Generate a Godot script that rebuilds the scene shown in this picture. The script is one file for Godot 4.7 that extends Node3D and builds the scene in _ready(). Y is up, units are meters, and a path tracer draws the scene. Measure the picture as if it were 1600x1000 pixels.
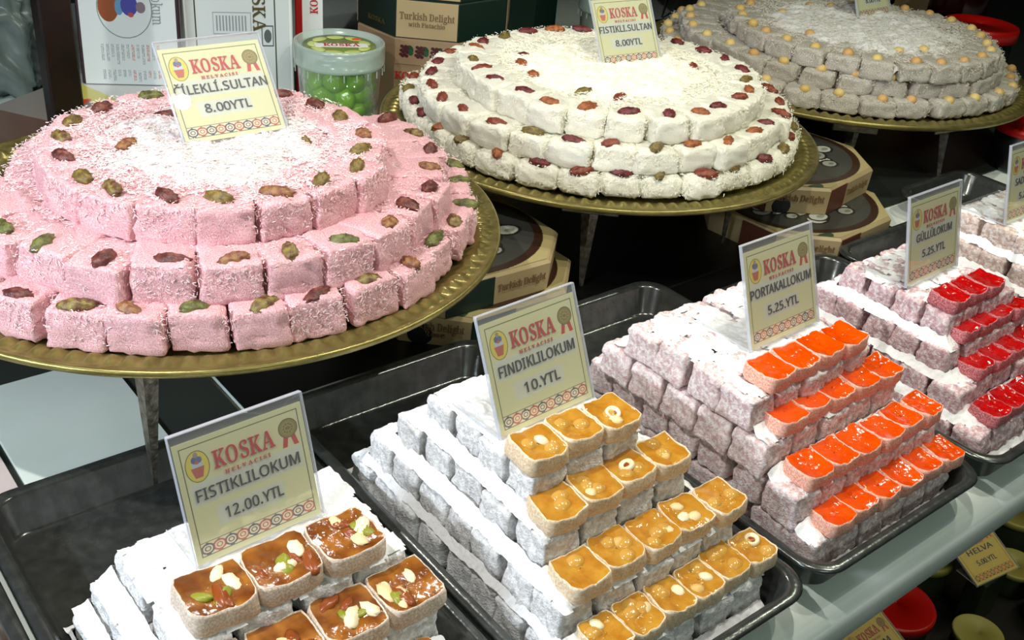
extends Node3D
# A sweet-shop counter: three brass plates of coconut cubes on stands behind a row of steel trays of powdered lokum.
# Layout numbers are in plate radii (one radius = S metres); w() turns them into metres with y = 0 on the counter top.
const S := 0.24
const TOP := 2.11
var taken := {}
var M := {}
var T := {}
var rng := RandomNumberGenerator.new()
var nz_a := FastNoiseLite.new()
var nz_b := FastNoiseLite.new()
var ORD := ["first", "second", "third", "fourth", "fifth", "sixth", "seventh", "eighth", "ninth", "tenth", "eleventh", "twelfth", "thirteenth", "fourteenth", "fifteenth", "sixteenth", "seventeenth", "eighteenth", "nineteenth", "twentieth", "twenty-first", "twenty-second", "twenty-third", "twenty-fourth"]

func w(x: float, y: float, z: float) -> Vector3:
	return Vector3(x, y + TOP, z) * S

func _ready():
	rng.seed = 4217
	nz_a.seed = 11; nz_a.noise_type = FastNoiseLite.TYPE_SIMPLEX_SMOOTH; nz_a.frequency = 1.0; nz_a.fractal_octaves = 3
	nz_b.seed = 29; nz_b.noise_type = FastNoiseLite.TYPE_SIMPLEX_SMOOTH; nz_b.frequency = 1.0; nz_b.fractal_octaves = 2
	make_camera()
	make_light()
	make_materials()
	make_setting()
	make_plates()
	make_trays()
	make_piles()
	make_signs()
	make_boxes()
	make_background()
	make_lower_shelf()

# ------------------------------------------------------------------ camera and light
func make_camera():
	var c := Camera3D.new(); c.name = "camera"
	var r := Vector3(0.78106619, 0.07961356, 0.61935232)
	var u := Vector3(0.25779425, 0.86226217, -0.43594273)
	var f := Vector3(0.56875103, -0.5001656, -0.65295991)
	add_child(c)
	c.transform = Transform3D(Basis(r, u, -f).orthonormalized(), w(0, 0, 0))
	c.fov = rad_to_deg(2.0 * atan(500.0 / 1650.3))
	c.near = 0.01; c.far = 60.0
	c.current = true

func make_light():
	var we := WorldEnvironment.new(); we.name = "environment"
	var e := Environment.new()
	e.background_mode = Environment.BG_COLOR
	e.background_color = Color(0.02, 0.02, 0.02)
	e.tonemap_mode = Environment.TONE_MAPPER_LINEAR
	e.tonemap_exposure = 1.0
	e.sdfgi_enabled = true; e.ssao_enabled = true; e.ssil_enabled = true
	we.environment = e
	add_child(we)
	# halogen lamps on the rail above the counter, the left one close and strong; last two added
	lamp(Vector3(-0.10, 1.30, -2.15), Vector3(1.1, -1.9, -2.2), 0.38, Color(1.0, 0.985, 0.97), "halogen lamp at the left end of the ceiling rail", 0.05)
	lamp(Vector3(2.20, 1.28, -1.36), Vector3(2.6, -1.8, -2.4), 0.23, Color(1.0, 0.98, 0.93), "halogen lamp in the middle of the ceiling rail", 0.05)
	lamp(Vector3(5.4, 1.9, -1.9), Vector3(5.0, -1.6, -3.0), 0.22, Color(0.98, 1.0, 0.90), "halogen lamp at the right end of the ceiling rail", 0.06)
	lamp(Vector3(3.7, 1.40, -0.75), Vector3(3.0, -2.0, -1.35), 0.17, Color(1.0, 0.99, 0.93), "added lamp brightening the front edge of the counter", 0.05)  # added lamp, brightens the counter front and the cut pieces
	lamp(Vector3(2.6, 1.45, -4.45), Vector3(1.9, -1.9, -2.4), 0.17, Color(1.0, 0.985, 0.96), "added lamp behind the white plate for glints on the jelly", 0.05)  # added lamp at the back, puts glints on the jelly tops
	# tube at the left, then an added tube and an added fill panel
	tube_light(w(-2.5, 0.1, -2.2), Vector3(1, -0.35, 0), 0.9, Color(0.90, 0.95, 1.0), "fluorescent tube lamp at the left end of the display")
	tube_light(w(6.6, -2.55, -1.55), Vector3(0.05, -1, -0.15), 0.10, Color(1.0, 0.95, 0.80), "added tube lamp under the counter brightening the lower shelf")  # added to brighten the shelf below
	panel_light(Vector3(-0.3, 2.05, 2.1), 1.2, 0.6, 2.3, Color(0.93, 1.0, 0.95), "added fill light panel over the customers")  # added as soft fill from the front

func lamp(at: Vector3, aim: Vector3, energy: float, col: Color, label: String, size: float):
	var p := w(at.x, at.y, at.z)
	var q := w(aim.x, aim.y, aim.z)
	var o := thing("spot_lamp", label, "lamp", p, "halogen lamps on the rail", 1.0)
	var d := (q - p).normalized()
	var b := Basis.looking_at(d, Vector3(0.31, 0, 1).normalized())
	var steel := StandardMaterial3D.new(); steel.albedo_color = Color(0.35, 0.35, 0.36); steel.metallic = 0.9; steel.roughness = 0.35
	var glow := StandardMaterial3D.new(); glow.albedo_color = Color(1, 1, 1); glow.emission_enabled = true; glow.emission = col; glow.emission_energy_multiplier = 6.0
	var cup := part(o, "reflector", lathe([[0.012, 0.05], [0.02, 0.045], [0.034, 0.0], [0.036, 0.0], [0.022, 0.049], [0.012, 0.054]], 24), steel)
	cup.transform = Transform3D(b * Basis(Vector3.RIGHT, PI / 2), Vector3.ZERO)
	var disc := part(o, "bulb", lathe([[0.0, 0.012], [0.006, 0.012], [0.007, 0.016], [0.0, 0.018]], 20), glow)
	disc.transform = Transform3D(b * Basis(Vector3.RIGHT, PI / 2), Vector3.ZERO)
	var rod := tube_mesh([Vector3(0, 0.03, 0), Vector3(0, 0.12, 0)], 0.005, 8)
	part(o, "stem", rod, steel)
	var l := SpotLight3D.new(); l.name = "light"
	o.add_child(l)
	l.transform = Transform3D(b, d * 0.006)
	l.light_energy = energy; l.light_color = col; l.spot_angle = 62.0; l.spot_range = 20.0; l.spot_attenuation = 2.0; l.spot_angle_attenuation = 0.6
	l.light_size = size * 0.14; l.shadow_enabled = true

func tube_light(at: Vector3, aim: Vector3, energy: float, col: Color, label: String):
	var o := thing("tube_lamp", label, "lamp", at, "", 1.0)
	var d := aim.normalized()
	var b := Basis.looking_at(d, Vector3.UP if absf(d.y) < 0.9 else Vector3.FORWARD)
	var glow := StandardMaterial3D.new(); glow.albedo_color = Color(0.9, 0.9, 0.9); glow.emission_enabled = true; glow.emission = col; glow.emission_energy_multiplier = 2.0
	part(o, "tube", tube_mesh([b.x * -0.3, b.x * 0.3], 0.011, 14), glow)
	var st := start()
	add_box(st, Vector3(0.66, 0.06, 0.012), d * -0.03, 0.003, b)
	part(o, "housing", done(st), mat(Color(0.8, 0.8, 0.8), 0.4))
	var l := AreaLight3D.new(); l.name = "light"
	o.add_child(l)
	l.transform = Transform3D(b, d * 0.016)
	l.area_size = Vector2(0.6, 0.03)
	l.light_energy = energy; l.light_color = col; l.area_range = 20.0; l.shadow_enabled = true

func panel_light(at: Vector3, sx: float, sz: float, energy: float, col: Color, label: String):
	var o := thing("fill_panel", label, "lamp", at, "", 1.0)  # added fill light, built as a panel
	var glow := StandardMaterial3D.new(); glow.albedo_color = Color(0.9, 0.9, 0.9); glow.emission_enabled = true; glow.emission = col; glow.emission_energy_multiplier = 1.5
	var fr := StandardMaterial3D.new(); fr.albedo_color = Color(0.8, 0.8, 0.8)
	part(o, "frame", box_mesh(Vector3(sx + 0.06, 0.05, sz + 0.06), Vector3(0, 0.03, 0), 0.004), fr)
	part(o, "diffuser", box_mesh(Vector3(sx, 0.01, sz), Vector3.ZERO, 0.002), glow)
	var l := AreaLight3D.new(); l.name = "light"
	o.add_child(l)
	l.transform = Transform3D(Basis(Vector3.RIGHT, -PI / 2), Vector3(0, -0.012, 0))
	l.area_size = Vector2(sx, sz)
	l.light_energy = energy; l.light_color = col; l.area_range = 20.0; l.shadow_enabled = true

# ------------------------------------------------------------------ nodes
func numbered(called: String) -> String:
	if not taken.has(called):
		taken[called] = 0
		return called
	taken[called] += 1
	return "%s_%03d" % [called, taken[called]]

func thing(called: String, label: String, category: String, at := Vector3.ZERO, group := "", sc := S) -> Node3D:
	var o := Node3D.new()
	o.name = numbered(called)
	add_child(o)
	o.position = at
	o.scale = Vector3.ONE * sc
	tag(o, label, category, group)
	return o

func tag(o: Node, label: String, category: String, group := "", kind := ""):
	if label != "": o.set_meta("label", label)
	if category != "": o.set_meta("category", category)
	if group != "": o.set_meta("group", group)
	if kind != "": o.set_meta("kind", kind)

func part(parent: Node, called: String, mesh: Mesh, mat: Material, at := Vector3.ZERO) -> MeshInstance3D:
	var m := MeshInstance3D.new()
	m.name = called
	m.mesh = mesh
	m.material_override = mat
	m.position = at
	parent.add_child(m, true)
	return m

func single(called: String, mesh: Mesh, mat: Material, at: Vector3, label: String, category: String, group := "", kind := "", sc := S) -> MeshInstance3D:
	var m := MeshInstance3D.new()
	m.name = numbered(called)
	m.mesh = mesh
	m.material_override = mat
	add_child(m)
	m.position = at
	m.scale = Vector3.ONE * sc
	tag(m, label, category, group, kind)
	return m

func copy_of(proto: Node3D, called: String, label: String, group: String) -> Node3D:
	var o: Node3D = proto.duplicate()
	o.name = numbered(called)
	add_child(o)
	o.set_meta("label", label)
	if group != "": o.set_meta("group", group)
	return o

# ------------------------------------------------------------------ meshes
func tri(st: SurfaceTool, a: Vector3, b: Vector3, c: Vector3):
	st.add_vertex(a); st.add_vertex(b); st.add_vertex(c)

func quad(st: SurfaceTool, a: Vector3, b: Vector3, c: Vector3, d: Vector3):
	tri(st, a, b, c); tri(st, a, c, d)

func done(st: SurfaceTool) -> ArrayMesh:
	st.generate_normals()
	st.index()
	return st.commit()

func start(smooth := true) -> SurfaceTool:
	var st := SurfaceTool.new()
	st.begin(Mesh.PRIMITIVE_TRIANGLES)
	st.set_smooth_group(0 if smooth else -1)
	return st

# rows of points (each the same length) into a sheet; closed joins the last column to the first
func sheet(st: SurfaceTool, rows: Array, closed := false, flip := false):
	for i in rows.size() - 1:
		var a: PackedVector3Array = rows[i]
		var b: PackedVector3Array = rows[i + 1]
		var n := a.size()
		var last := n if closed else n - 1
		for j in last:
			var k := (j + 1) % n
			if flip: quad(st, a[j], b[j], b[k], a[k])
			else: quad(st, a[j], a[k], b[k], b[j])

func lathe(profile: Array, seg := 48) -> ArrayMesh:
	var st := start()
	var rows := []
	for p in profile:
		var row := PackedVector3Array()
		for j in seg:
			var t := TAU * j / seg
			row.append(Vector3(cos(t) * maxf(p[0], 0.00001), p[1], sin(t) * maxf(p[0], 0.00001)))
		rows.append(row)
	sheet(st, rows, true, true)
	return done(st)

func tube_mesh(path: Array, rad: float, seg := 8, rad_end := -1.0) -> ArrayMesh:
	var st := start()
	var rows := []
	var n := path.size()
	for i in n:
		var d: Vector3 = (path[mini(i + 1, n - 1)] - path[maxi(i - 1, 0)]).normalized()
		var s := d.cross(Vector3(0.13, 0.31, 0.94)).normalized()
		var u := s.cross(d).normalized()
		var rr := rad if rad_end < 0 else lerpf(rad, rad_end, float(i) / (n - 1))
		var row := PackedVector3Array()
		for j in seg:
			var t := TAU * j / seg
			row.append(path[i] + (s * cos(t) + u * sin(t)) * rr)
		rows.append(row)
	var c0 := PackedVector3Array(); var c1 := PackedVector3Array()
	for j in seg: c0.append(path[0]); c1.append(path[n - 1])
	rows.push_front(c0); rows.push_back(c1)
	sheet(st, rows, true, true)
	return done(st)

func faces_of(st: SurfaceTool, n: int, f: Callable):
	# the six faces of a cube from -1 to 1, each n by n, through f(point)
	var ax := [[Vector3.RIGHT, Vector3.UP, Vector3.BACK], [Vector3.LEFT, Vector3.UP, Vector3.FORWARD], [Vector3.UP, Vector3.BACK, Vector3.RIGHT], [Vector3.DOWN, Vector3.FORWARD, Vector3.RIGHT], [Vector3.BACK, Vector3.UP, Vector3.LEFT], [Vector3.FORWARD, Vector3.UP, Vector3.RIGHT]]
	for a in ax:
		var rows := []
		for i in n + 1:
			var row := PackedVector3Array()
			for j in n + 1:
				var p: Vector3 = a[0] + a[1] * (2.0 * i / n - 1.0) + a[2] * (2.0 * j / n - 1.0)
				row.append(f.call(p))
			rows.append(row)
		var nn: Vector3 = a[1].cross(a[2])
		sheet(st, rows, false, nn.dot(a[0]) < 0)

# box with rounded edges, lumps of size amp; taper narrows the top; origin at the middle of its base
func lump_box(sx: float, sy: float, sz: float, r: float, n: int, amp: float, freq: float, sd: float, taper := 0.0, skew := Vector2.ZERO) -> ArrayMesh:
	var st := start()
	var h := Vector3(sx, sy, sz) * 0.5
	var f := func(p: Vector3) -> Vector3:
		# crowd the grid towards the edges
		var e := Vector3(warp(p.x), warp(p.y), warp(p.z))
		var q := Vector3(e.x * h.x, e.y * h.y, e.z * h.z)
		var inn := Vector3(clampf(q.x, -h.x + r, h.x - r), clampf(q.y, -h.y + r, h.y - r), clampf(q.z, -h.z + r, h.z - r))
		var d := q - inn
		var nn := d.normalized() if d.length() > 0.0 else p.normalized()
		var v := inn + nn * minf(r, d.length()) if d.length() > 0 else q
		if d.length() > 0: v = inn + nn * r
		var k := amp * (nz_a.get_noise_3d(v.x * freq + sd, v.y * freq + sd * 2.3, v.z * freq - sd) + 0.6 * nz_b.get_noise_3d(v.x * freq * 3.1 + sd, v.y * freq * 3.1, v.z * freq * 3.1))
		v += nn * k
		var t := (v.y + h.y) / sy
		v.x = v.x * (1.0 - taper * t) + skew.x * t
		v.z = v.z * (1.0 - taper * t) + skew.y * t
		return v + Vector3(0, h.y, 0)
	faces_of(st, n, f)
	return done(st)

func warp(x: float) -> float:
	return signf(x) * (1.0 - pow(1.0 - absf(x), 1.5)) if absf(x) < 0.9999 else x

func box_mesh(size: Vector3, at: Vector3, r: float) -> ArrayMesh:
	var st := start()
	add_box(st, size, at, r)
	return done(st)

func add_box(st: SurfaceTool, size: Vector3, at: Vector3, r: float, b := Basis.IDENTITY):
	# chamfered box
	var h := size * 0.5
	r = minf(r, minf(h.x, minf(h.y, h.z)) * 0.98)
	var f := func(p: Vector3) -> Vector3:
		var q := Vector3(p.x * h.x, p.y * h.y, p.z * h.z)
		var inn := Vector3(clampf(q.x, -h.x + r, h.x - r), clampf(q.y, -h.y + r, h.y - r), clampf(q.z, -h.z + r, h.z - r))
		return inn
	st.set_smooth_group(-1)
	var sg := [-1.0, 1.0]
	var m := h - Vector3(r, r, r)
	# faces
	for ax in 3:
		var u := (ax + 1) % 3
		var v := (ax + 2) % 3
		for s in sg:
			var c := []
			for k in [[-1, -1], [1, -1], [1, 1], [-1, 1]]:
				var p := Vector3.ZERO
				p[ax] = s * h[ax]; p[u] = k[0] * m[u]; p[v] = k[1] * m[v]
				c.append(at + b * p)
			if s > 0: quad(st, c[0], c[3], c[2], c[1])
			else: quad(st, c[0], c[1], c[2], c[3])
	# edges
	for ax in 3:
		var u := (ax + 1) % 3
		var v := (ax + 2) % 3
		for su in sg:
			for sv in sg:
				var pts := []
				for k in [[-1, 0], [1, 0], [1, 1], [-1, 1]]:
					var p := Vector3.ZERO
					p[ax] = k[0] * m[ax]
					p[u] = su * (h[u] if k[1] == 0 else m[u])
					p[v] = sv * (m[v] if k[1] == 0 else h[v])
					pts.append(at + b * p)
				if su * sv > 0: quad(st, pts[0], pts[3], pts[2], pts[1])
				else: quad(st, pts[0], pts[1], pts[2], pts[3])
	# corners
	for sx in sg:
		for sy in sg:
			for sz in sg:
				var p0 := at + b * Vector3(sx * h.x, sy * m.y, sz * m.z)
				var p1 := at + b * Vector3(sx * m.x, sy * h.y, sz * m.z)
				var p2 := at + b * Vector3(sx * m.x, sy * m.y, sz * h.z)
				if sx * sy * sz > 0: tri(st, p0, p2, p1)
				else: tri(st, p0, p1, p2)

func blob(rx: float, ry: float, rz: float, amp: float, freq: float, sd: float, seg := 14, rings := 9) -> ArrayMesh:
	var st := start()
	var rows := []
	for i in rings + 1:
		var row := PackedVector3Array()
		var a := PI * i / rings - PI / 2
		for j in seg:
			var t := TAU * j / seg
			var d := Vector3(cos(a) * cos(t), sin(a), cos(a) * sin(t))
			var k := 1.0 + amp * (nz_a.get_noise_3d(d.x * freq + sd, d.y * freq, d.z * freq - sd) if i > 0 and i < rings else 0.0)
			row.append(Vector3(d.x * rx, d.y * ry, d.z * rz) * k)
		rows.append(row)
	sheet(st, rows, true, true)
	return done(st)

func prism(poly: PackedVector2Array, y0: float, y1: float, r := 0.0, inset_bottom := 0.0) -> ArrayMesh:
	# upright prism over a convex outline in x, z (counter-clockwise seen from above or not: both are handled), top edge bevelled by r
	var st := start(false)
	var n := poly.size()
	var c := Vector2.ZERO
	for p in poly: c += p / n
	var ring := func(k: float, y: float) -> PackedVector3Array:
		var o := PackedVector3Array()
		for p in poly:
			var q: Vector2 = c + (p - c) * k
			o.append(Vector3(q.x, y, q.y))
		return o
	var area := 0.0
	for i in n: area += poly[i].cross(poly[(i + 1) % n])
	var flip := area > 0
	var kk := 1.0 - r * 2.0
	var rows := [ring.call(0.0001, y0), ring.call(1.0 - inset_bottom, y0), ring.call(1.0, y1 - r), ring.call(kk, y1), ring.call(0.0001, y1)]
	sheet(st, rows, true, flip)
	return done(st)

# ------------------------------------------------------------------ materials
func noise_img(seed_: int, freq: float, lo: Color, hi: Color, size := 256, octaves := 4, gain := 0.55, contrast := 1.0, kind := FastNoiseLite.TYPE_SIMPLEX_SMOOTH) -> Image:
	var nz := FastNoiseLite.new()
	nz.seed = seed_; nz.frequency = freq; nz.fractal_octaves = octaves; nz.fractal_gain = gain; nz.noise_type = kind
	var src := nz.get_seamless_image(size, size)
	var img := Image.create(size, size, false, Image.FORMAT_RGB8)
	for y in size:
		for x in size:
			var v := src.get_pixel(x, y).r
			v = clampf((v - 0.5) * contrast + 0.5, 0, 1)
			img.set_pixel(x, y, lo.lerp(hi, v))
	return img

func normal_img(seed_: int, freq: float, strength: float, size := 256, octaves := 4) -> ImageTexture:
	var nz := FastNoiseLite.new()
	nz.seed = seed_; nz.frequency = freq; nz.fractal_octaves = octaves; nz.noise_type = FastNoiseLite.TYPE_SIMPLEX_SMOOTH
	var src := nz.get_seamless_image(size, size)
	src.convert(Image.FORMAT_RGBA8)
	src.bump_map_to_normal_map(strength)
	return ImageTexture.create_from_image(src)

func mat(col: Color, rough := 0.6, metal := 0.0) -> StandardMaterial3D:
	var m := StandardMaterial3D.new()
	m.albedo_color = col; m.roughness = rough; m.metallic = metal
	return m

func grained(img: Image, scale: float, rough: float, nrm: ImageTexture = null, nscale := 0.5, world := true) -> StandardMaterial3D:
	var m := StandardMaterial3D.new()
	m.albedo_texture = ImageTexture.create_from_image(img)
	m.roughness = rough
	m.uv1_triplanar = true
	m.uv1_world_triplanar = world
	m.uv1_scale = Vector3.ONE * scale
	if nrm:
		m.normal_enabled = true; m.normal_texture = nrm; m.normal_scale = nscale
	return m

func make_materials():
	var bump := normal_img(5, 0.09, 5.0)
	var fine := normal_img(8, 0.16, 6.0)
	var soft := normal_img(3, 0.03, 3.0)
	M.pink = grained(noise_img(21, 0.06, Color(0.90, 0.62, 0.65), Color(1.0, 0.87, 0.88), 256, 4, 0.7, 2.2), 38.0, 0.95, fine, 1.7)
	M.cream = grained(noise_img(22, 0.05, Color(0.95, 0.935, 0.84), Color(1.0, 0.995, 0.95), 256, 4, 0.7, 1.8), 38.0, 0.95, fine, 1.7)
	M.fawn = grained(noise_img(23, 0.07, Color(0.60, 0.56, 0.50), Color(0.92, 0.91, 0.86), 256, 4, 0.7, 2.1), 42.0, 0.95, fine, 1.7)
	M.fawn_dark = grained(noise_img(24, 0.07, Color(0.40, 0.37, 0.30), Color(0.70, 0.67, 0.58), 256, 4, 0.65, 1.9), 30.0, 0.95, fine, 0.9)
	M.coconut = mat(Color(0.86, 0.86, 0.85), 0.9)
	M.coconut_pink = mat(Color(0.95, 0.86, 0.86), 0.9)
	M.coconut_cream = mat(Color(0.99, 0.98, 0.91), 0.9)
	M.coconut_fawn = mat(Color(0.86, 0.83, 0.78), 0.9)
	M.lokum_white = grained(noise_img(31, 0.03, Color(0.80, 0.79, 0.78), Color(0.98, 0.98, 0.98), 256, 6, 0.72, 2.4), 22.0, 0.9, bump, 0.7)
	M.lokum_rose = grained(noise_img(32, 0.03, Color(0.80, 0.67, 0.66), Color(0.98, 0.96, 0.96), 256, 6, 0.72, 2.4), 22.0, 0.9, bump, 0.7)
	M.lokum_red = grained(noise_img(33, 0.03, Color(0.76, 0.58, 0.60), Color(0.97, 0.94, 0.94), 256, 6, 0.72, 2.4), 22.0, 0.9, bump, 0.7)
	M.lokum_tan = grained(noise_img(34, 0.03, Color(0.76, 0.63, 0.57), Color(0.97, 0.94, 0.92), 256, 6, 0.72, 2.4), 22.0, 0.9, bump, 0.7)
	M.powder = grained(noise_img(35, 0.02, Color(0.97, 0.97, 0.97), Color(1, 1, 1), 128), 8.0, 1.0, bump, 0.35)
	M.skin_amber = grained(noise_img(41, 0.05, Color(0.88, 0.74, 0.56), Color(0.97, 0.92, 0.83), 256, 4, 0.6, 2.0), 34.0, 0.55, bump, 0.4)
	M.skin_orange = grained(noise_img(42, 0.06, Color(0.92, 0.55, 0.42), Color(0.98, 0.86, 0.81), 256, 4, 0.6, 2.0), 34.0, 0.6, bump, 0.4)
	M.skin_red = grained(noise_img(43, 0.06, Color(0.68, 0.24, 0.27), Color(0.90, 0.66, 0.67), 256, 4, 0.6, 2.0), 34.0, 0.6, bump, 0.4)
	M.skin_brown = grained(noise_img(44, 0.05, Color(0.76, 0.66, 0.56), Color(0.93, 0.89, 0.84), 256, 4, 0.6, 2.0), 34.0, 0.55, bump, 0.4)
	M.jelly_amber = jelly(noise_img(51, 0.02, Color(0.72, 0.46, 0.12), Color(0.82, 0.60, 0.22), 256, 3, 0.5, 1.2), soft)
	M.jelly_orange = jelly(noise_img(52, 0.02, Color(0.92, 0.28, 0.0), Color(0.98, 0.36, 0.02), 128), soft)
	M.jelly_red = jelly(noise_img(53, 0.02, Color(0.70, 0.03, 0.03), Color(0.82, 0.06, 0.06), 128), soft)
	M.jelly_brown = jelly(noise_img(54, 0.012, Color(0.44, 0.23, 0.08), Color(0.68, 0.43, 0.17), 256, 3, 0.5, 1.5), soft)
	M.pist = []
	for c in [[Color(0.36, 0.22, 0.16), Color(0.56, 0.52, 0.26)], [Color(0.40, 0.20, 0.15), Color(0.62, 0.46, 0.28)], [Color(0.30, 0.13, 0.12), Color(0.50, 0.28, 0.22)], [Color(0.34, 0.28, 0.12), Color(0.60, 0.50, 0.26)], [Color(0.28, 0.27, 0.13), Color(0.48, 0.50, 0.25)]]:
		M.pist.append(grained(noise_img(60 + M.pist.size(), 0.03, c[0], c[1], 128, 4, 0.6, 2.4), 7.0, 0.45, bump, 0.5, false))
	M.pist_red = []
	for c in [[Color(0.36, 0.12, 0.10), Color(0.56, 0.28, 0.16)], [Color(0.28, 0.08, 0.10), Color(0.46, 0.18, 0.18)], [Color(0.34, 0.26, 0.12), Color(0.56, 0.50, 0.26)], [Color(0.46, 0.22, 0.12), Color(0.66, 0.40, 0.20)]]:
		M.pist_red.append(grained(noise_img(70 + M.pist_red.size(), 0.03, c[0], c[1], 128, 4, 0.6, 2.4), 7.0, 0.45, bump, 0.5, false))
	M.hazel = [mat(Color(0.80, 0.67, 0.40), 0.5), mat(Color(0.78, 0.61, 0.37), 0.5), mat(Color(0.84, 0.73, 0.46), 0.5)]
	M.nut_pale = [mat(Color(0.93, 0.83, 0.62), 0.5), mat(Color(0.96, 0.90, 0.74), 0.5), mat(Color(0.86, 0.70, 0.40), 0.45)]
	M.nut_coated = mat(Color(0.80, 0.60, 0.27), 0.15)
	M.nut_brown = mat(Color(0.55, 0.27, 0.10), 0.3)
	M.nut_green = mat(Color(0.55, 0.55, 0.16), 0.35)
	var brass := grained(noise_img(81, 0.03, Color(0.48, 0.44, 0.24), Color(0.62, 0.57, 0.34), 256, 4, 0.6, 1.6), 6.0, 0.34, bump, 0.10)
	brass.metallic = 0.7
	M.brass = brass
	var steel := grained(noise_img(82, 0.04, Color(0.40, 0.41, 0.40), Color(0.52, 0.53, 0.52), 256, 4, 0.6, 1.5), 5.0, 0.22, soft, 0.05)
	steel.metallic = 1.0
	M.steel = steel
	M.tray = grained(noise_img(84, 0.05, Color(0.30, 0.31, 0.30), Color(0.40, 0.41, 0.40), 256, 4, 0.6, 1.5), 5.0, 0.22, bump, 0.04)
	M.tray.metallic = 0.7
	var leg := grained(noise_img(83, 0.05, Color(0.40, 0.38, 0.33), Color(0.62, 0.60, 0.55), 256, 4, 0.6, 1.6), 9.0, 0.38, bump, 0.2)
	leg.metallic = 0.8
	M.leg = leg
	M.counter = grained(noise_img(85, 0.02, Color(0.85, 0.89, 0.85), Color(0.90, 0.93, 0.90), 128), 3.0, 0.35)
	M.dark = grained(noise_img(86, 0.02, Color(0.045, 0.05, 0.05), Color(0.075, 0.08, 0.08), 128), 2.0, 0.5)
	M.black = mat(Color(0.03, 0.03, 0.035), 0.35)
	M.acrylic = mat(Color(0.93, 0.95, 0.96, 0.06), 0.0)
	M.acrylic.transparency = BaseMaterial3D.TRANSPARENCY_ALPHA
	M.acrylic.cull_mode = BaseMaterial3D.CULL_DISABLED
	M.acrylic_edge = mat(Color(0.84, 0.86, 0.90, 0.45), 0.08)
	M.acrylic_edge.transparency = BaseMaterial3D.TRANSPARENCY_ALPHA
	M.ink = mat(Color(0.06, 0.065, 0.10), 0.6)
	M.ink_red = mat(Color(0.74, 0.05, 0.07), 0.6)
	M.ink_brown = mat(Color(0.45, 0.34, 0.22), 0.6)
	M.ink_gold = mat(Color(0.30, 0.26, 0.11), 0.6)
	M.ink_grey = mat(Color(0.50, 0.52, 0.54), 0.6)
	M.paper = mat(Color(0.87, 0.89, 0.88), 0.5)
	M.jam = mat(Color(0.12, 0.01, 0.015), 0.15)
	M.bag = mat(Color(0.40, 0.45, 0.43), 0.3)
	M.plastic_red = mat(Color(0.72, 0.06, 0.04), 0.35)

func jelly(img: Image, nrm: ImageTexture) -> StandardMaterial3D:
	var m := grained(img, 14.0, 0.13, nrm, 0.8)
	m.clearcoat_enabled = true; m.clearcoat = 0.6; m.clearcoat_roughness = 0.08
	m.subsurf_scatter_enabled = true; m.subsurf_scatter_strength = 0.25
	return m

# ------------------------------------------------------------------ the setting
func make_setting():
	# counter slab with a rounded front nosing
	var st := start()
	var prof := []
	prof.append(Vector2(-8.0, -2.11)); prof.append(Vector2(-1.14, -2.11))
	for i in 9:
		var a := PI / 2 * i / 8.0
		prof.append(Vector2(-1.12 + 0.11 * sin(a), -2.22 + 0.11 * cos(a)))
	prof.append(Vector2(-1.01, -2.27)); prof.append(Vector2(-1.05, -2.33)); prof.append(Vector2(-8.0, -2.33))
	var rows := []
	for x in [-4.0, 16.0]:
		var row := PackedVector3Array()
		for p in prof: row.append(w(x, p.y, p.x))
		rows.append(row)
	sheet(st, rows, true, true)
	for s in [0, 1]:
		var r: PackedVector3Array = rows[s]
		for i in range(1, r.size() - 1):
			if s == 0: tri(st, r[0], r[i], r[i + 1])
			else: tri(st, r[0], r[i + 1], r[i])
	var c := single("trim_1", done(st), M.counter, Vector3.ZERO, "pale green-white counter top with a rounded front edge", "counter", "", "structure", 1.0)
	c.set_meta("label", "pale counter top with a rounded front edge")
	# back of the display and the shop around it
	var room := [["wall_back", Vector3(20, 14, 0.3), Vector3(6, 0, -8.2), M.dark], ["wall_left", Vector3(0.3, 14, 22), Vector3(-4.2, 0, 2.6), M.dark], ["wall_right", Vector3(0.3, 14, 22), Vector3(16.2, 0, 2.6), M.dark],
		["wall_front", Vector3(20, 14, 0.3), Vector3(6, 0, 13.5), M.dark], ["floor", Vector3(20.6, 0.3, 22), Vector3(6, -6.9, 2.6), M.dark], ["ceiling", Vector3(20.6, 0.3, 22), Vector3(6, 7.1, 2.6), M.dark]]
	for r in room:
		single(r[0], box_mesh(r[1], Vector3.ZERO, 0.002), r[3], w(r[2].x, r[2].y, r[2].z), "", "", "", "structure")
	# lamp rail
	single("trim_2", box_mesh(Vector3(8.0, 0.06, 0.08), Vector3.ZERO, 0.01), M.steel, w(3.0, 2.2, -1.6), "", "", "", "structure")

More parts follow.
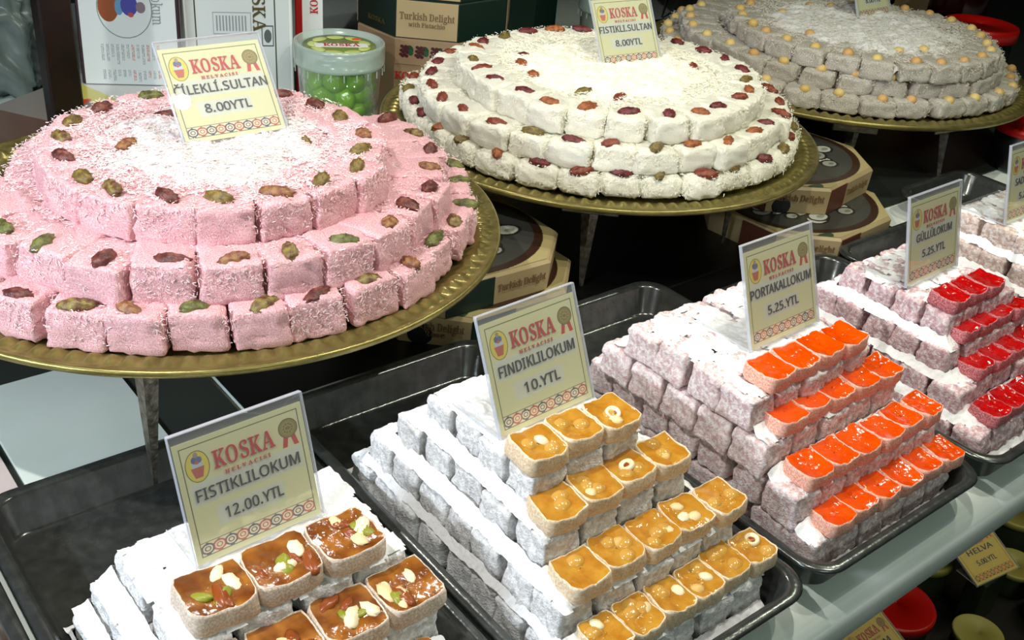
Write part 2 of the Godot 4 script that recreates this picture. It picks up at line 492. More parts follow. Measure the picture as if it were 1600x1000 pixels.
# ------------------------------------------------------------------ brass plates, stands and coconut cubes
func plate_mesh() -> ArrayMesh:
	var st := start()
	var prof := [[0.0, -0.012], [0.45, -0.012], [0.86, -0.012], [0.885, -0.008], [0.90, 0.0], [0.912, 0.003], [0.925, 0.004], [0.938, 0.004], [0.951, 0.005], [0.962, 0.006], [0.974, 0.008], [0.984, 0.013], [0.992, 0.014], [0.999, 0.010], [1.001, 0.003], [0.998, -0.006], [0.99, -0.012], [0.975, -0.014], [0.90, -0.020], [0.86, -0.030], [0.4, -0.030], [0.0, -0.030]]
	var seg := 118 * 6
	var rows := []
	for p in prof:
		var row := PackedVector3Array()
		for j in seg:
			var t := TAU * j / seg
			var ph := fposmod(float(j) / 6.0, 1.0)
			var y: float = p[1]
			if p[0] > 0.905 and p[0] < 0.965 and p[1] > 0:
				var e := 1.0 - pow((p[0] - 0.936) / 0.030, 2)
				y += 0.015 * maxf(e, 0) * maxf(0.0, sin(ph * PI) * 1.3 - 0.3)
			row.append(Vector3(cos(t) * maxf(p[0], 0.0001), y, sin(t) * maxf(p[0], 0.0001)))
		rows.append(row)
	sheet(st, rows, true, false)
	return done(st)

func leg_mesh(a: Vector3, b: Vector3, w0: float, w1: float) -> ArrayMesh:
	# folded sheet leg: a V-shaped strip that tapers towards the foot
	var st := start(false)
	var out := Vector3(b.x, 0, b.z).normalized() if Vector2(b.x, b.z).length() > 0.01 else Vector3.RIGHT
	var side := Vector3(-out.z, 0, out.x)
	var rows := []
	for i in 9:
		var t := i / 8.0
		var p := a.lerp(b, t)
		var k := lerpf(w0, w1, t)
		var th := 0.006
		rows.append(PackedVector3Array([p - side * k * 0.5 - out * k * 0.35, p + out * k * 0.10, p + side * k * 0.5 - out * k * 0.35, p + side * (k * 0.5 - th) - out * (k * 0.35 + th), p + out * (k * 0.10 - th * 1.6), p - side * (k * 0.5 - th) - out * (k * 0.35 + th)]))
	sheet(st, rows, true, true)
	for s in [0, 8]:
		var r: PackedVector3Array = rows[s]
		quad(st, r[0], r[1], r[4], r[5]); quad(st, r[1], r[2], r[3], r[4])
	return done(st)

func stand(center: Vector3, scale: float, label: String, legs: Array):
	# legs: angle, radius at the top, radius at the foot, height of the foot above the counter
	var drop := TOP + center.y
	var o := thing("plate_stand", label, "stand", w(center.x, -TOP, center.z), "folding stands under the brass plates")
	var topy := drop - 0.032 * scale
	part(o, "ring", ring_mesh(0.60 * scale, topy - 0.02, 0.018), M.leg)
	for l in legs:
		var a := deg_to_rad(l[0])
		var d := Vector3(cos(a), 0, sin(a))
		part(o, "leg", leg_mesh(d * l[1] + Vector3(0, topy - 0.012, 0), d * l[2] + Vector3(0, l[3], 0), 0.085, 0.018), M.leg)
		var st := start()
		var b := Basis(Vector3(-d.z, 0, d.x), Vector3.UP, d)
		add_box(st, Vector3(0.24, 0.075, 0.012), d * (l[1] + 0.012) + Vector3(0, topy - 0.042, 0), 0.005, b)
		add_box(st, Vector3(0.06, 0.012, l[1] - 0.55 * scale), d * (l[1] * 0.5 + 0.27 * scale) + Vector3(0, topy - 0.012, 0), 0.004, b)
		var br := part(o, "bracket", done(st), M.leg)
		part(br, "rivet", blob(0.012, 0.012, 0.012, 0, 1, 0, 8, 5), M.steel, d * (l[1] + 0.02) + Vector3(0, topy - 0.03, 0) + Vector3(-d.z, 0, d.x) * 0.07)

func ring_mesh(r: float, y: float, t: float) -> ArrayMesh:
	var st := start()
	var rows := []
	for k in 9:
		var a := TAU * k / 8.0
		var row := PackedVector3Array()
		for j in 40:
			var b := TAU * j / 40.0
			row.append(Vector3(cos(b) * (r + cos(a) * t), y + sin(a) * t, sin(b) * (r + cos(a) * t)))
		rows.append(row)
	sheet(st, rows, true, false)
	return done(st)

func flake_mesh() -> ArrayMesh:
	var st := start(false)
	add_box(st, Vector3(0.011, 0.0014, 0.0026), Vector3.ZERO, 0.0004)
	return done(st)

func make_plates():
	var pm := plate_mesh()
	var flake := flake_mesh()
	var nutm := []
	for i in 7: nutm.append(blob(0.042 + 0.004 * (i % 3), 0.019, 0.022 + 0.003 * (i % 2), 0.34, 2.4, 3.0 + i * 7.0, 20, 12))
	var hazm := []
	for i in 3: hazm.append(blob(0.026, 0.022, 0.025, 0.10, 1.6, 13.0 + i * 5.0, 14, 9))
	var plates := [
		{c = Vector3(1.328, -1.573, -3.148), s = 1.0, word = "pink", mat = M.pink, flk = M.coconut_pink, name = "pink_coconut_cube", nut = "pistachio", dh = 0.111,
			tiers = [[33, 0.905, 0.185, 0.116, 0.013, 0.0, 0.0], [28, 0.785, 0.20, 0.114, 0.012, -0.01, 0.06], [19, 0.53, 0.185, 0.114, 0.012, -0.03, 0.19]], inner = [[11, 0.35], [4, 0.17]], flakes = 330, mound = 0.34, open = -0.10, fill = [[1, 23, 0.605, -0.01, 0.06], [1, 15, 0.42, -0.02, 0.10], [0, 16, 0.45, 0.0, 0.05]]},
		{c = Vector3(3.414, -1.670, -3.429), s = 1.03, word = "white", mat = M.cream, flk = M.coconut_cream, name = "white_coconut_cube", nut = "pistachio", dh = 0.098,
			tiers = [[32, 0.905, 0.20, 0.100, 0.044, 0.0, 0.0], [29, 0.825, 0.21, 0.100, 0.026, -0.04, 0.04], [25, 0.675, 0.20, 0.102, 0.022, -0.07, 0.11]], inner = [[17, 0.48], [10, 0.30], [4, 0.14]], flakes = 260, mound = 0.42, fill = [[1, 23, 0.62, -0.04, 0.04]]},
		{c = Vector3(5.551, -1.700, -3.665), s = 1.16, word = "fawn", mat = M.fawn, flk = M.coconut_fawn, name = "fawn_coconut_cube", nut = "hazelnut", dh = 0.076,
			tiers = [[32, 0.905, 0.20, 0.078, 0.026, 0.0, 0.0], [30, 0.815, 0.21, 0.077, 0.014, 0.0, 0.02], [26, 0.665, 0.19, 0.077, 0.014, -0.05, 0.17]], inner = [[18, 0.48], [11, 0.31], [4, 0.14]], flakes = 200, mound = 0.47, fill = [[1, 23, 0.61, 0.0, 0.02]]}]
	for P in plates:
		single("brass_plate", pm, M.brass, w(P.c.x, P.c.y, P.c.z), "round brass plate with beaded rim under the %s coconut cubes" % P.word, "plate", "brass plates").scale = Vector3.ONE * S * P.s
		build_sultan(P, nutm, hazm, flake)
	stand(Vector3(1.328, -1.573, -3.148), 1.0, "worn metal stand under the brass plate of pink cubes", [[128.0, 0.78, 0.80, 0.006], [215.0, 0.72, 0.70, 0.011], [300.0, 0.72, 0.70, 0.0125]])
	stand(Vector3(3.414, -1.670, -3.429), 1.03, "worn metal stand under the brass plate of white cubes", [[134.0, 0.80, 0.86, 0.0125], [66.0, 0.72, 0.70, 0.0125], [270.0, 0.72, 0.70, 0.0125]])
	stand(Vector3(5.551, -1.700, -3.665), 1.16, "worn metal stand under the brass plate of fawn cubes", [[134.0, 0.92, 0.94, 0.011], [98.0, 0.92, 0.96, 0.011], [300.0, 0.80, 0.80, 0.011]])
	# a fourth plate far behind: only its rim and the lowest cubes reach into view
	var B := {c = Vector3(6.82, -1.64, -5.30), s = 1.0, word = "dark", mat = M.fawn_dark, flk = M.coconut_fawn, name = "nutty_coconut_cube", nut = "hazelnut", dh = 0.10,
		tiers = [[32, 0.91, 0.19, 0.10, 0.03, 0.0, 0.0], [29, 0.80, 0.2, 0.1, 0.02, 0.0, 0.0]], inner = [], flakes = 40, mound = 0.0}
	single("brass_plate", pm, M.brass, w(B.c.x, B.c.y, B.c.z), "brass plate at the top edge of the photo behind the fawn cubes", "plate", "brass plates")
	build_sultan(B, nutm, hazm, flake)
	stand(B.c, 1.0, "metal stand of the farthest brass plate", [[128.0, 0.7, 0.75, 0.011], [248.0, 0.7, 0.75, 0.011], [8.0, 0.7, 0.75, 0.011]])

func build_sultan(P: Dictionary, nutm: Array, hazm: Array, flake: ArrayMesh):
	var sc: float = P.s
	var center: Vector3 = P.c
	var cam_ang := atan2(-center.z, -center.x)
	var spots := []
	var y0 := 0.004
	for ti in P.tiers.size():
		var t: Array = P.tiers[ti]
		var variants := []
		var wid: float = TAU * t[1] / t[0] * ((1.09 if ti == 0 else 1.02) if P.word == "white" else 0.985)
		for v in 6:
			variants.append(lump_box(wid * rng.randf_range(0.90, 1.01), t[3] * rng.randf_range(0.96, 1.08), t[2] * rng.randf_range(0.97, 1.03), t[4], 12, 0.011, 11.0, 31.0 * ti + 7.0 * v + sc * 3.0, 0.06, Vector2(rng.randf_range(-0.008, 0.008), rng.randf_range(-0.006, 0.006))))
		var off := rng.randf() * TAU
		for k in t[0]:
			var a: float = off + TAU * k / t[0] + rng.randf_range(-0.012, 0.012)
			var rel := wrapf(a - cam_ang, -PI, PI)
			if P.has("open") and ti < 2 and sin(a) * t[1] + t[6] < P.open: continue
			spots.append({tier = ti, a = a, rel = rel, r = t[1] - t[2] * 0.5 + rng.randf_range(-0.020, 0.014), y = y0 + P.dh * ti, mesh = variants[rng.randi() % 6], size = Vector3(wid, t[3], t[2]), outer = true, off = Vector3(t[5], 0, t[6])})
	var fi := -1
	for fl in P.get("fill", []):
		fi += 1
		var fn: int = fl[1]
		var fwid: float = TAU * fl[2] / fn * 0.97
		var fm := lump_box(fwid, P.tiers[fl[0]][3], 0.17, 0.018, 8, 0.010, 9.0, 61.0 + fl[2] * 9.0, 0.06)
		for k in fn:
			var a: float = TAU * (k + 0.5) / fn
			spots.append({tier = fl[0], a = a, rel = wrapf(a - cam_ang, -PI, PI), r = fl[2] - 0.085, y = y0 + P.dh * fl[0], mesh = fm, size = Vector3(fwid, P.tiers[fl[0]][3], 0.17), outer = false, fill = true, ring = 9 + fi, off = Vector3(fl[3], 0, fl[4])})
	for ii in P.inner.size():
		var n: int = P.inner[ii][0]
		var rad: float = P.inner[ii][1] - 0.085
		var wid := TAU * (rad + 0.06) / n * 0.98
		var hh: float = P.tiers[2][3]
		var vs := []
		for v in 3: vs.append(lump_box(wid, hh, 0.165, 0.02, 8, 0.012, 9.0, 90.0 + ii * 5 + v, 0.05))
		for k in n:
			var a: float = TAU * (k + 0.3 * ii) / n
			spots.append({tier = 2, a = a, rel = wrapf(a - cam_ang, -PI, PI), r = rad, y = y0 + P.dh * 2 + rng.randf_range(-0.012, 0.0), mesh = vs[rng.randi() % 3], size = Vector3(wid, hh, 0.165), outer = false, ring = ii, off = Vector3(P.tiers[2][5], 0, P.tiers[2][6])})
	# name them: outer cubes facing the camera are counted from the left
	var counts := {}
	var order := spots.duplicate()
	order.sort_custom(func(p, q): return p.rel > q.rel)
	for s in order:
		var lab := ""
		var tn: String = ["bottom", "middle", "top"][s.tier]
		if s.outer and absf(s.rel) < 1.48:
			var key := "%d" % s.tier
			counts[key] = counts.get(key, -1) + 1
			lab = "%s coconut cube, %s from left on the front of the %s tier" % [P.word, ORD[mini(counts[key], 23)], tn]
		elif s.outer:
			var kb := "b%d" % s.tier
			counts[kb] = counts.get(kb, -1) + 1
			lab = "%s coconut cube, %s clockwise round the back of the %s tier" % [P.word, ORD[mini(counts[kb], 23)], tn]
		elif s.has("fill"):
			counts["f"] = counts.get("f", -1) + 1
			counts["f%d" % s.ring] = counts.get("f%d" % s.ring, -1) + 1
			lab = "%s cube packed inside the %s tier, %s clockwise, %s ring inwards" % [P.word, tn, ORD[mini(counts["f%d" % s.ring], 23)], ORD[s.ring - 9]]
		else:
			var ki := "i%d" % s.ring
			counts[ki] = counts.get(ki, -1) + 1
			lab = "%s cube half buried in coconut, %s clockwise in the %s ring inside the edge" % [P.word, ORD[mini(counts[ki], 23)], ORD[s.ring]]
		s.label = lab
	var xfs := []
	for s in spots:
		var d := Vector3(cos(s.a), 0, sin(s.a))
		var pos: Vector3 = center + (d * s.r + Vector3(0, s.y, 0) + s.off) * sc
		var o := thing(P.name, s.label, "sweet", w(pos.x, pos.y, pos.z), "%s coconut cubes on the brass plate" % P.word)
		o.scale = Vector3.ONE * S * sc
		o.rotation.y = -s.a + PI / 2 + rng.randf_range(-0.10, 0.10)
		part(o, "body", s.mesh, P.mat)
		var hide: bool = not s.outer and (s.ring > 0 or rng.randf() < 0.5)
		if not hide:
			var sz: Vector3 = s.size
			var zz := sz.z * 0.5 - 0.055 if s.outer else 0.0
			if s.outer and s.tier == 0: zz = sz.z * 0.5 - 0.040
			if s.outer and s.tier == 1: zz = sz.z * 0.5 - 0.05
			if s.outer and s.tier == 2: zz = sz.z * 0.5 - 0.07
			if P.nut == "pistachio":
				var pool: Array = M.pist if P.word == "pink" else M.pist_red
				var nn := part(o, "pistachio", nutm[rng.randi() % 7], pool[rng.randi() % pool.size()], Vector3(rng.randf_range(-0.02, 0.02), sz.y + 0.002, zz))
				nn.rotation = Vector3(rng.randf_range(-0.12, 0.25), rng.randf_range(-0.7, 0.7) + (PI / 2 if rng.randf() < 0.15 else 0.0), rng.randf_range(-0.1, 0.1))
			else:
				part(o, "hazelnut", hazm[rng.randi() % 3], M.hazel[rng.randi() % 3], Vector3(rng.randf_range(-0.02, 0.02), sz.y + 0.004, zz + 0.008)).rotation.y = rng.randf() * TAU
		# shredded coconut clinging to top, front and sides
		if s.outer and absf(s.rel) > 2.0 and s.tier < 2: continue
		var xf := Transform3D(Basis(Vector3.UP, o.rotation.y).scaled(Vector3.ONE * S * sc), o.position)
		var sz2: Vector3 = s.size
		for i in P.flakes:
			var p := Vector3.ZERO
			var nn2 := Vector3.UP
			var q := rng.randf()
			if q < 0.42 or not s.outer:
				p = Vector3(rng.randf_range(-0.5, 0.5) * sz2.x, sz2.y + 0.002, rng.randf_range(-0.5, 0.5) * sz2.z)
			elif q < 0.86:
				p = Vector3(rng.randf_range(-0.46, 0.46) * sz2.x, rng.randf_range(0.2, 0.97) * sz2.y, sz2.z * 0.5 * (0.985 - 0.07 * rng.randf())); nn2 = Vector3.BACK
			else:
				var sd := -1.0 if rng.randf() < 0.5 else 1.0
				p = Vector3(sd * sz2.x * 0.48, rng.randf_range(0.3, 0.98) * sz2.y, rng.randf_range(0.0, 0.5) * sz2.z); nn2 = Vector3(sd, 0, 0)
			var b := Basis(Vector3(rng.randf_range(-1, 1), rng.randf_range(-1, 1), rng.randf_range(-1, 1)).normalized(), rng.randf() * 0.45)
			if nn2.y < 0.5: b = b * Basis(nn2.cross(Vector3.UP).normalized(), -PI / 2)
			b = b * Basis(Vector3.UP, rng.randf() * TAU)
			var fs := rng.randf_range(0.5, 1.1)
			xfs.append(xf * Transform3D(b.scaled(Vector3.ONE * fs), p))
	# loose coconut heaped over the middle of the top
	if P.mound > 0:
		center += Vector3(P.tiers[2][5], 0, P.tiers[2][6]) * sc
		var topy: float = y0 + P.dh * 2 + P.tiers[2][3]
		var st := start()
		var n := 70
		var R: float = P.mound + 0.10
		var hgt := []
		for i in n + 1:
			var row := PackedVector3Array()
			for j in n + 1:
				var x := (2.0 * i / n - 1.0) * R
				var z := (2.0 * j / n - 1.0) * R
				var rr := sqrt(x * x + z * z)
				var ed: float = (P.mound - rr + 0.13 * nz_a.get_noise_2d(x * 4.0 + 9, z * 4.0)) / 0.12
				var y: float = topy - 0.012 + 0.026 * clampf(ed, -1.5, 1.0) + 0.020 * nz_a.get_noise_2d(x * 9.0, z * 9.0 + sc * 4) + 0.009 * nz_b.get_noise_2d(x * 45.0, z * 45.0)
				row.append(Vector3(x, y, z))
			hgt.append(row)
		for i in n:
			for j in n:
				var q := [hgt[i][j], hgt[i][j + 1], hgt[i + 1][j + 1], hgt[i + 1][j]]
				var mx := -9.0
				for v in q: mx = maxf(mx, v.y)
				if mx > topy - 0.03: quad(st, q[0], q[3], q[2], q[1])
		var mo := single("loose_coconut", done(st), M.coconut if P.word != "white" else M.coconut_cream, w(center.x, center.y, center.z), "loose shredded coconut heaped over the top of the %s cubes" % P.word, "coconut", "", "stuff")
		mo.scale = Vector3.ONE * S * sc
		for i in 9000:
			var rr: float = sqrt(rng.randf()) * (P.mound + 0.14)
			var tt := rng.randf() * TAU
			var x: float = cos(tt) * rr
			var z: float = sin(tt) * rr
			var ed: float = (P.mound - rr + 0.13 * nz_a.get_noise_2d(x * 4.0 + 9, z * 4.0)) / 0.12
			if ed < -1.0: continue
			var y: float = topy - 0.010 + 0.026 * clampf(ed, -1.5, 1.0) + 0.020 * nz_a.get_noise_2d(x * 9.0, z * 9.0 + sc * 4)
			y = maxf(y, topy)
			var b := Basis(Vector3(rng.randf_range(-1, 1), 0, rng.randf_range(-1, 1)).normalized(), rng.randf() * 0.6) * Basis(Vector3.UP, rng.randf() * TAU)
			var base := Transform3D(Basis.IDENTITY.scaled(Vector3.ONE * S * sc), w(center.x, center.y, center.z))
			xfs.append(base * Transform3D(b.scaled(Vector3.ONE * rng.randf_range(0.6, 1.3)), Vector3(x, y + 0.003, z)))
	var mm := MultiMesh.new()
	mm.transform_format = MultiMesh.TRANSFORM_3D
	mm.mesh = flake
	mm.instance_count = xfs.size()
	for i in xfs.size(): mm.set_instance_transform(i, xfs[i])
	var mi := MultiMeshInstance3D.new()
	mi.name = numbered("coconut_shreds")
	mi.multimesh = mm
	mi.material_override = P.flk
	add_child(mi)
	tag(mi, "fine coconut shreds clinging to the %s cubes" % P.word, "coconut", "", "stuff")

# ------------------------------------------------------------------ steel trays
func tray_mesh(sx: float, sz: float, depth: float) -> ArrayMesh:
	# rounded rectangle rings from the middle of the floor out over the rim and back underneath
	var st := start()
	var ring := func(inset: float, rad: float, y: float) -> PackedVector3Array:
		var o := PackedVector3Array()
		var hx := sx * 0.5 - inset
		var hz := sz * 0.5 - inset
		var r := minf(rad, minf(hx, hz))
		var cs := [[1, 1, 0.0], [-1, 1, PI / 2], [-1, -1, PI], [1, -1, 1.5 * PI]]
		for c in cs:
			for k in 9:
				var a: float = c[2] + PI / 2 * k / 8.0
				o.append(Vector3(c[0] * (hx - r) + cos(a) * r, y, c[1] * (hz - r) + sin(a) * r))
		return o
	var R := 0.10
	var rows := [ring.call(0.40, 0.01, 0.004), ring.call(0.085, R * 0.55, 0.004), ring.call(0.072, R * 0.6, 0.007), ring.call(0.062, R * 0.65, 0.016), ring.call(0.040, R * 0.8, depth - 0.010), ring.call(0.034, R * 0.85, depth - 0.003), ring.call(0.026, R * 0.9, depth), ring.call(0.006, R, depth), ring.call(0.0, R, depth - 0.006), ring.call(0.002, R, depth - 0.014), ring.call(0.022, R * 0.9, depth - 0.014), ring.call(0.036, R * 0.85, depth - 0.018), ring.call(0.058, R * 0.65, 0.012), ring.call(0.075, R * 0.55, 0.0), ring.call(0.40, 0.01, 0.0)]
	sheet(st, rows, true, false)
	for rr in [rows[0], rows[rows.size() - 1]]:
		var c := Vector3(0, rr[0].y, 0)
		for i in rr.size():
			if rr == rows[0]: tri(st, c, rr[i], rr[(i + 1) % rr.size()])
			else: tri(st, c, rr[(i + 1) % rr.size()], rr[i])
	return done(st)

var TRAYS := [[-0.53, 0.335, "with amber sweets at the left edge"], [0.35, 1.235, "holding the brown pistachio lokum"], [1.25, 2.09, "holding the yellow hazelnut lokum"], [2.115, 2.98, "holding the orange lokum"], [3.02, 3.88, "holding the red rose lokum", -2.36], [3.91, 4.77, "holding the pale lokum at the right edge", -2.36], [4.80, 5.46, "standing empty at the right behind the last price sign", -2.63]]

func make_trays():
	for t in TRAYS:
		var zb: float = t[3] if t.size() > 3 else -2.58
		var m := tray_mesh(t[1] - t[0], -1.04 - zb, 0.125)
		single("steel_tray", m, M.tray, w((t[0] + t[1]) * 0.5, -2.11, (zb - 1.04) * 0.5), "rectangular steel tray " + t[2], "tray", "steel trays along the counter")

# ------------------------------------------------------------------ lokum piles
func cut_piece(sx: float, sz: float, h: float, sd: float) -> Array:
	# a lokum cut open at the top: dusty skin with a raised lip, glossy jelly sagging inside
	var n := 32
	var loop := func(k: float, y: float, lip: float) -> PackedVector3Array:
		var o := PackedVector3Array()
		for j in n:
			var t := TAU * j / n
			var c := cos(t)
			var s := sin(t)
			var m := pow(pow(absf(c), 7.0) + pow(absf(s), 7.0), -1.0 / 7.0)
			var x := c * m
			var z := s * m
			var corner := pow(minf(absf(x), absf(z)), 3.0)
			var wob := 0.006 * nz_a.get_noise_3d(c * 2.0 + sd, s * 2.0, y * 12.0 + sd)
			o.append(Vector3(x * (sx * 0.5 * k + wob), y + lip * (0.006 * corner + 0.005 * nz_a.get_noise_2d(c * 1.6 + sd * 3.0, s * 1.6) - 0.005 * absf(z) * (1.0 - absf(x))), z * (sz * 0.5 * k + wob)))
		return o
	var st := start()
	var rows := [loop.call(0.02, 0.0, 0.0), loop.call(0.97, 0.0, 0.0), loop.call(1.02, h * 0.12, 0.0), loop.call(1.03, h * 0.45, 0.0), loop.call(1.0, h * 0.85, 0.6), loop.call(0.975, h * 1.0, 1.0), loop.call(0.955, h * 1.0, 1.0), loop.call(0.94, h * 0.975, 1.0), loop.call(0.90, h * 0.90, 0.8)]
	sheet(st, rows, true, true)
	var st2 := start()
	var rows2 := []
	for i in 7:
		var k := 0.955 * (1.0 - i / 6.0) + 0.002
		rows2.append(loop.call(k, h * 0.985 - 0.005 * sin(i / 6.0 * PI / 2) + 0.004 * nz_a.get_noise_2d(i * 0.9, sd), 0.95 * pow(1.0 - i / 6.0, 2)))
	sheet(st2, rows2, true, true)
	return [done(st), done(st2)]

func place_word(i: int) -> String:
	return ORD[mini(i, 23)]

func pile(P: Dictionary):
	var layers: Array = P.layers
	var pw: float = P.p
	var names := ["bottom", "second", "third", "top"] if layers.size() == 4 else ["bottom", "second", "top"]
	var variants := []
	var lh: float = P.lh
	for v in 6:
		variants.append(lump_box(1.0, lh * 1.01, 1.0, 0.016, 8, 0.0, 1.0, v) if false else null)
	for li in layers.size():
		var L: Array = layers[li]
		var nx := maxi(1, roundi((L[1] - L[0]) / pw))
		var nzz := maxi(1, roundi((L[3] - L[2]) / P.pz))
		var cx: float = (L[1] - L[0]) / nx
		var cz: float = (L[3] - L[2]) / nzz
		var ms := []
		for v in 5:
			ms.append(lump_box(cx * rng.randf_range(0.90, 0.99), lh * rng.randf_range(0.95, 1.0), cz * rng.randf_range(0.89, 0.985), 0.012, 10, 0.0105, 11.0, 5.0 + v * 9.0 + li * 40.0 + P.sd, 0.05, Vector2(rng.randf_range(-0.007, 0.007), rng.randf_range(-0.007, 0.007))))
		for i in nx:
			for k in nzz:
				var x: float = L[0] + (i + 0.5) * cx
				var z: float = L[2] + (k + 0.5) * cz
				var covered := false
				var deep := false
				if li + 1 < layers.size():
					var U: Array = layers[li + 1]
					covered = x > U[0] and x < U[1] and z > U[2] and z < U[3]
				if covered and i > 0 and i < nx - 1 and k > 0 and k < nzz - 1: continue
				var lab := ""
				if i == 0: lab = "powdered %s cube, %s from back on left edge, %s layer, %s pile" % [P.tone, place_word(k), names[li], P.word]
				elif k == nzz - 1: lab = "powdered %s cube, %s from left in front, %s layer, %s pile" % [P.tone, place_word(i), names[li], P.word]
				else: lab = "powdered %s cube, %s row from back, %s column, %s layer, %s pile" % [P.tone, place_word(k), place_word(i), names[li], P.word]
				var o := single(P.name, ms[rng.randi() % 5], P.mat, w(x + rng.randf_range(-0.007, 0.005), P.floor + li * lh, z + rng.randf_range(-0.005, 0.007)), lab, "lokum", "powdered cubes of the %s pile" % P.word)
				o.rotation.y = rng.randf_range(-0.08, 0.08) + (PI if rng.randf() < 0.5 else 0.0)
	# the cut pieces in rows along the steps
	for ri in P.rows.size():
		var R: Array = P.rows[ri]    # layer, x of first centre, pitch, count, z, depth, height
		for i in R[3]:
			var pc: Array = cut_piece(R[2] * 0.975, R[5], R[6], P.sd + ri * 11.0 + i * 3.7)
			var pos := w(R[1] + i * R[2], P.floor + (R[0] + 1) * lh + 0.004, R[4] + rng.randf_range(-0.006, 0.006))
			var o := thing(P.cut_name, "%s, %s from left in the %s row from the sign" % [P.cut, place_word(i), place_word(ri)], "lokum", pos, "cut pieces on the %s pile" % P.word)
			o.rotation = Vector3(rng.randf_range(-0.02, 0.07), rng.randf_range(-0.07, 0.07), rng.randf_range(-0.04, 0.04))
			part(o, "skin", pc[0], P.skin)
			part(o, "jelly", pc[1], P.jelly)
			P.nuts.call(o, R[2] * 0.5, R[5] * 0.5, R[6])
	# icing sugar drifted over the steps
	powder(P)

func powder(P: Dictionary):
	var layers: Array = P.layers
	var lh: float = P.lh
	var st := start()
	var L0: Array = layers[0]
	var tr: Array = TRAYS[P.tray]
	var x0: float = maxf(L0[0] - 0.06, tr[0] + 0.082)
	var z0: float = L0[2] - 0.05
	var stp := 0.0072
	var nx := int((minf(L0[1] + 0.05, tr[1] - 0.082) - x0) / stp)
	var nzz := int((minf(L0[3] + 0.045, -1.122) - z0) / stp)
	var base := []
	var hh := []
	for i in nx + 1:
		var rb := PackedFloat32Array()
		var rh := PackedFloat32Array()
		for k in nzz + 1:
			var x := x0 + i * stp
			var z := z0 + k * stp
			var lv := 0
			for li in layers.size():
				var L: Array = layers[li]
				if x > L[0] + 0.004 and x < L[1] - 0.004 and z > L[2] + 0.004 and z < L[3] - 0.004: lv = li + 1
			var y: float = P.floor + lv * lh
			if lv == 0: y -= 0.004
			# distance to the wall of the next layer up
			var d := 1.0
			if lv < layers.size():
				var U: Array = layers[lv]
				var dx := maxf(maxf(U[0] - x, x - U[1]), 0)
				var dz := maxf(maxf(U[2] - z, z - U[3]), 0)
				d = sqrt(dx * dx + dz * dz)
			# distance to the outer edge of this layer
			var de := 1.0
			if lv > 0:
				var C: Array = layers[lv - 1]
				de = minf(minf(x - C[0], C[1] - x), minf(z - C[2], C[3] - z))
			var t: float = P.dust + 0.014 * nz_a.get_noise_2d(x * 9.0 + P.sd, z * 9.0) + 0.006 * nz_b.get_noise_2d(x * 38.0, z * 38.0 + P.sd)
			t += 0.030 * exp(-d / 0.022)
			t -= 0.030 * exp(-de / 0.016)
			if lv == 0: t -= 0.012
			rb.append(y); rh.append(y + t)
		base.append(rb); hh.append(rh)
	for i in nx:
		for k in nzz:
			var ok := true
			var up := false
			for c in [[0, 0], [1, 0], [1, 1], [0, 1]]:
				if absf(base[i + c[0]][k + c[1]] - base[i][k]) > 0.02: ok = false
				if hh[i + c[0]][k + c[1]] > base[i + c[0]][k + c[1]] - 0.001: up = true
			if not ok or not up: continue
			var v := []
			for c in [[0, 0], [1, 0], [1, 1], [0, 1]]:
				v.append(w(x0 + (i + c[0]) * stp, maxf(hh[i + c[0]][k + c[1]], base[i + c[0]][k + c[1]] - 0.006), z0 + (k + c[1]) * stp))
			quad(st, v[0], v[1], v[2], v[3])
	single("icing_sugar", done(st), M.powder, Vector3.ZERO, "white icing sugar drifted over the steps of the %s pile" % P.word, "sugar", "", "stuff", 1.0)

func no_nuts(_o: Node3D, _hx: float, _hz: float, _h: float): pass

func hazel_nuts(o: Node3D, hx: float, hz: float, h: float):
	var n := rng.randi_range(2, 4)
	for i in n:
		var p := Vector3(rng.randf_range(-0.6, 0.6) * hx, h - 0.008, rng.randf_range(-0.6, 0.6) * hz)
		if rng.randf() < 0.62:
			part(o, "hazelnut", blob(0.026, 0.020, 0.024, 0.08, 1.5, rng.randf() * 50.0, 14, 9), M.nut_coated, p + Vector3(0, -0.006, 0))
		else:
			var b := part(o, "hazelnut", blob(0.021, 0.012, 0.017, 0.15, 1.8, rng.randf() * 50.0, 12, 8), M.nut_pale[rng.randi() % 3], p)
			b.rotation = Vector3(rng.randf_range(-0.5, 0.5), rng.randf() * TAU, 0)
			if rng.randf() < 0.18:
				# a halved nut that shows its hollow
				var hn := part(o, "hazelnut_half", lathe([[0.0, 0.002], [0.010, 0.003], [0.016, 0.010], [0.020, 0.009], [0.023, 0.0], [0.018, -0.010], [0.0, -0.012]], 18), M.nut_pale[1], p + Vector3(rng.randf_range(-0.03, 0.03), 0.006, rng.randf_range(-0.03, 0.03)))
				hn.rotation = Vector3(rng.randf_range(0.1, 0.5), rng.randf() * TAU, 0)
				part(hn, "hollow", blob(0.011, 0.003, 0.008, 0.1, 1.0, 2.0, 12, 6), M.nut_brown, Vector3(0, 0.004, 0))

func mixed_nuts(o: Node3D, hx: float, hz: float, h: float):
	for i in 6:
		var p := Vector3(rng.randf_range(-0.68, 0.68) * hx, h - 0.006, rng.randf_range(-0.65, 0.65) * hz)
		var q := rng.randf()
		var m: Material = M.nut_pale[rng.randi() % 2]
		if q > 0.55: m = M.nut_brown
		elif q > 0.45: m = M.nut_green
		var s := rng.randf_range(0.9, 1.5)
		var b := part(o, "nut_piece", blob(0.027 * s, 0.009 * s, 0.014 * s, 0.38, 2.6, rng.randf() * 50.0, 12, 8), m, p)
		b.rotation = Vector3(rng.randf_range(-0.4, 0.4), rng.randf() * TAU, rng.randf_range(-0.2, 0.2))

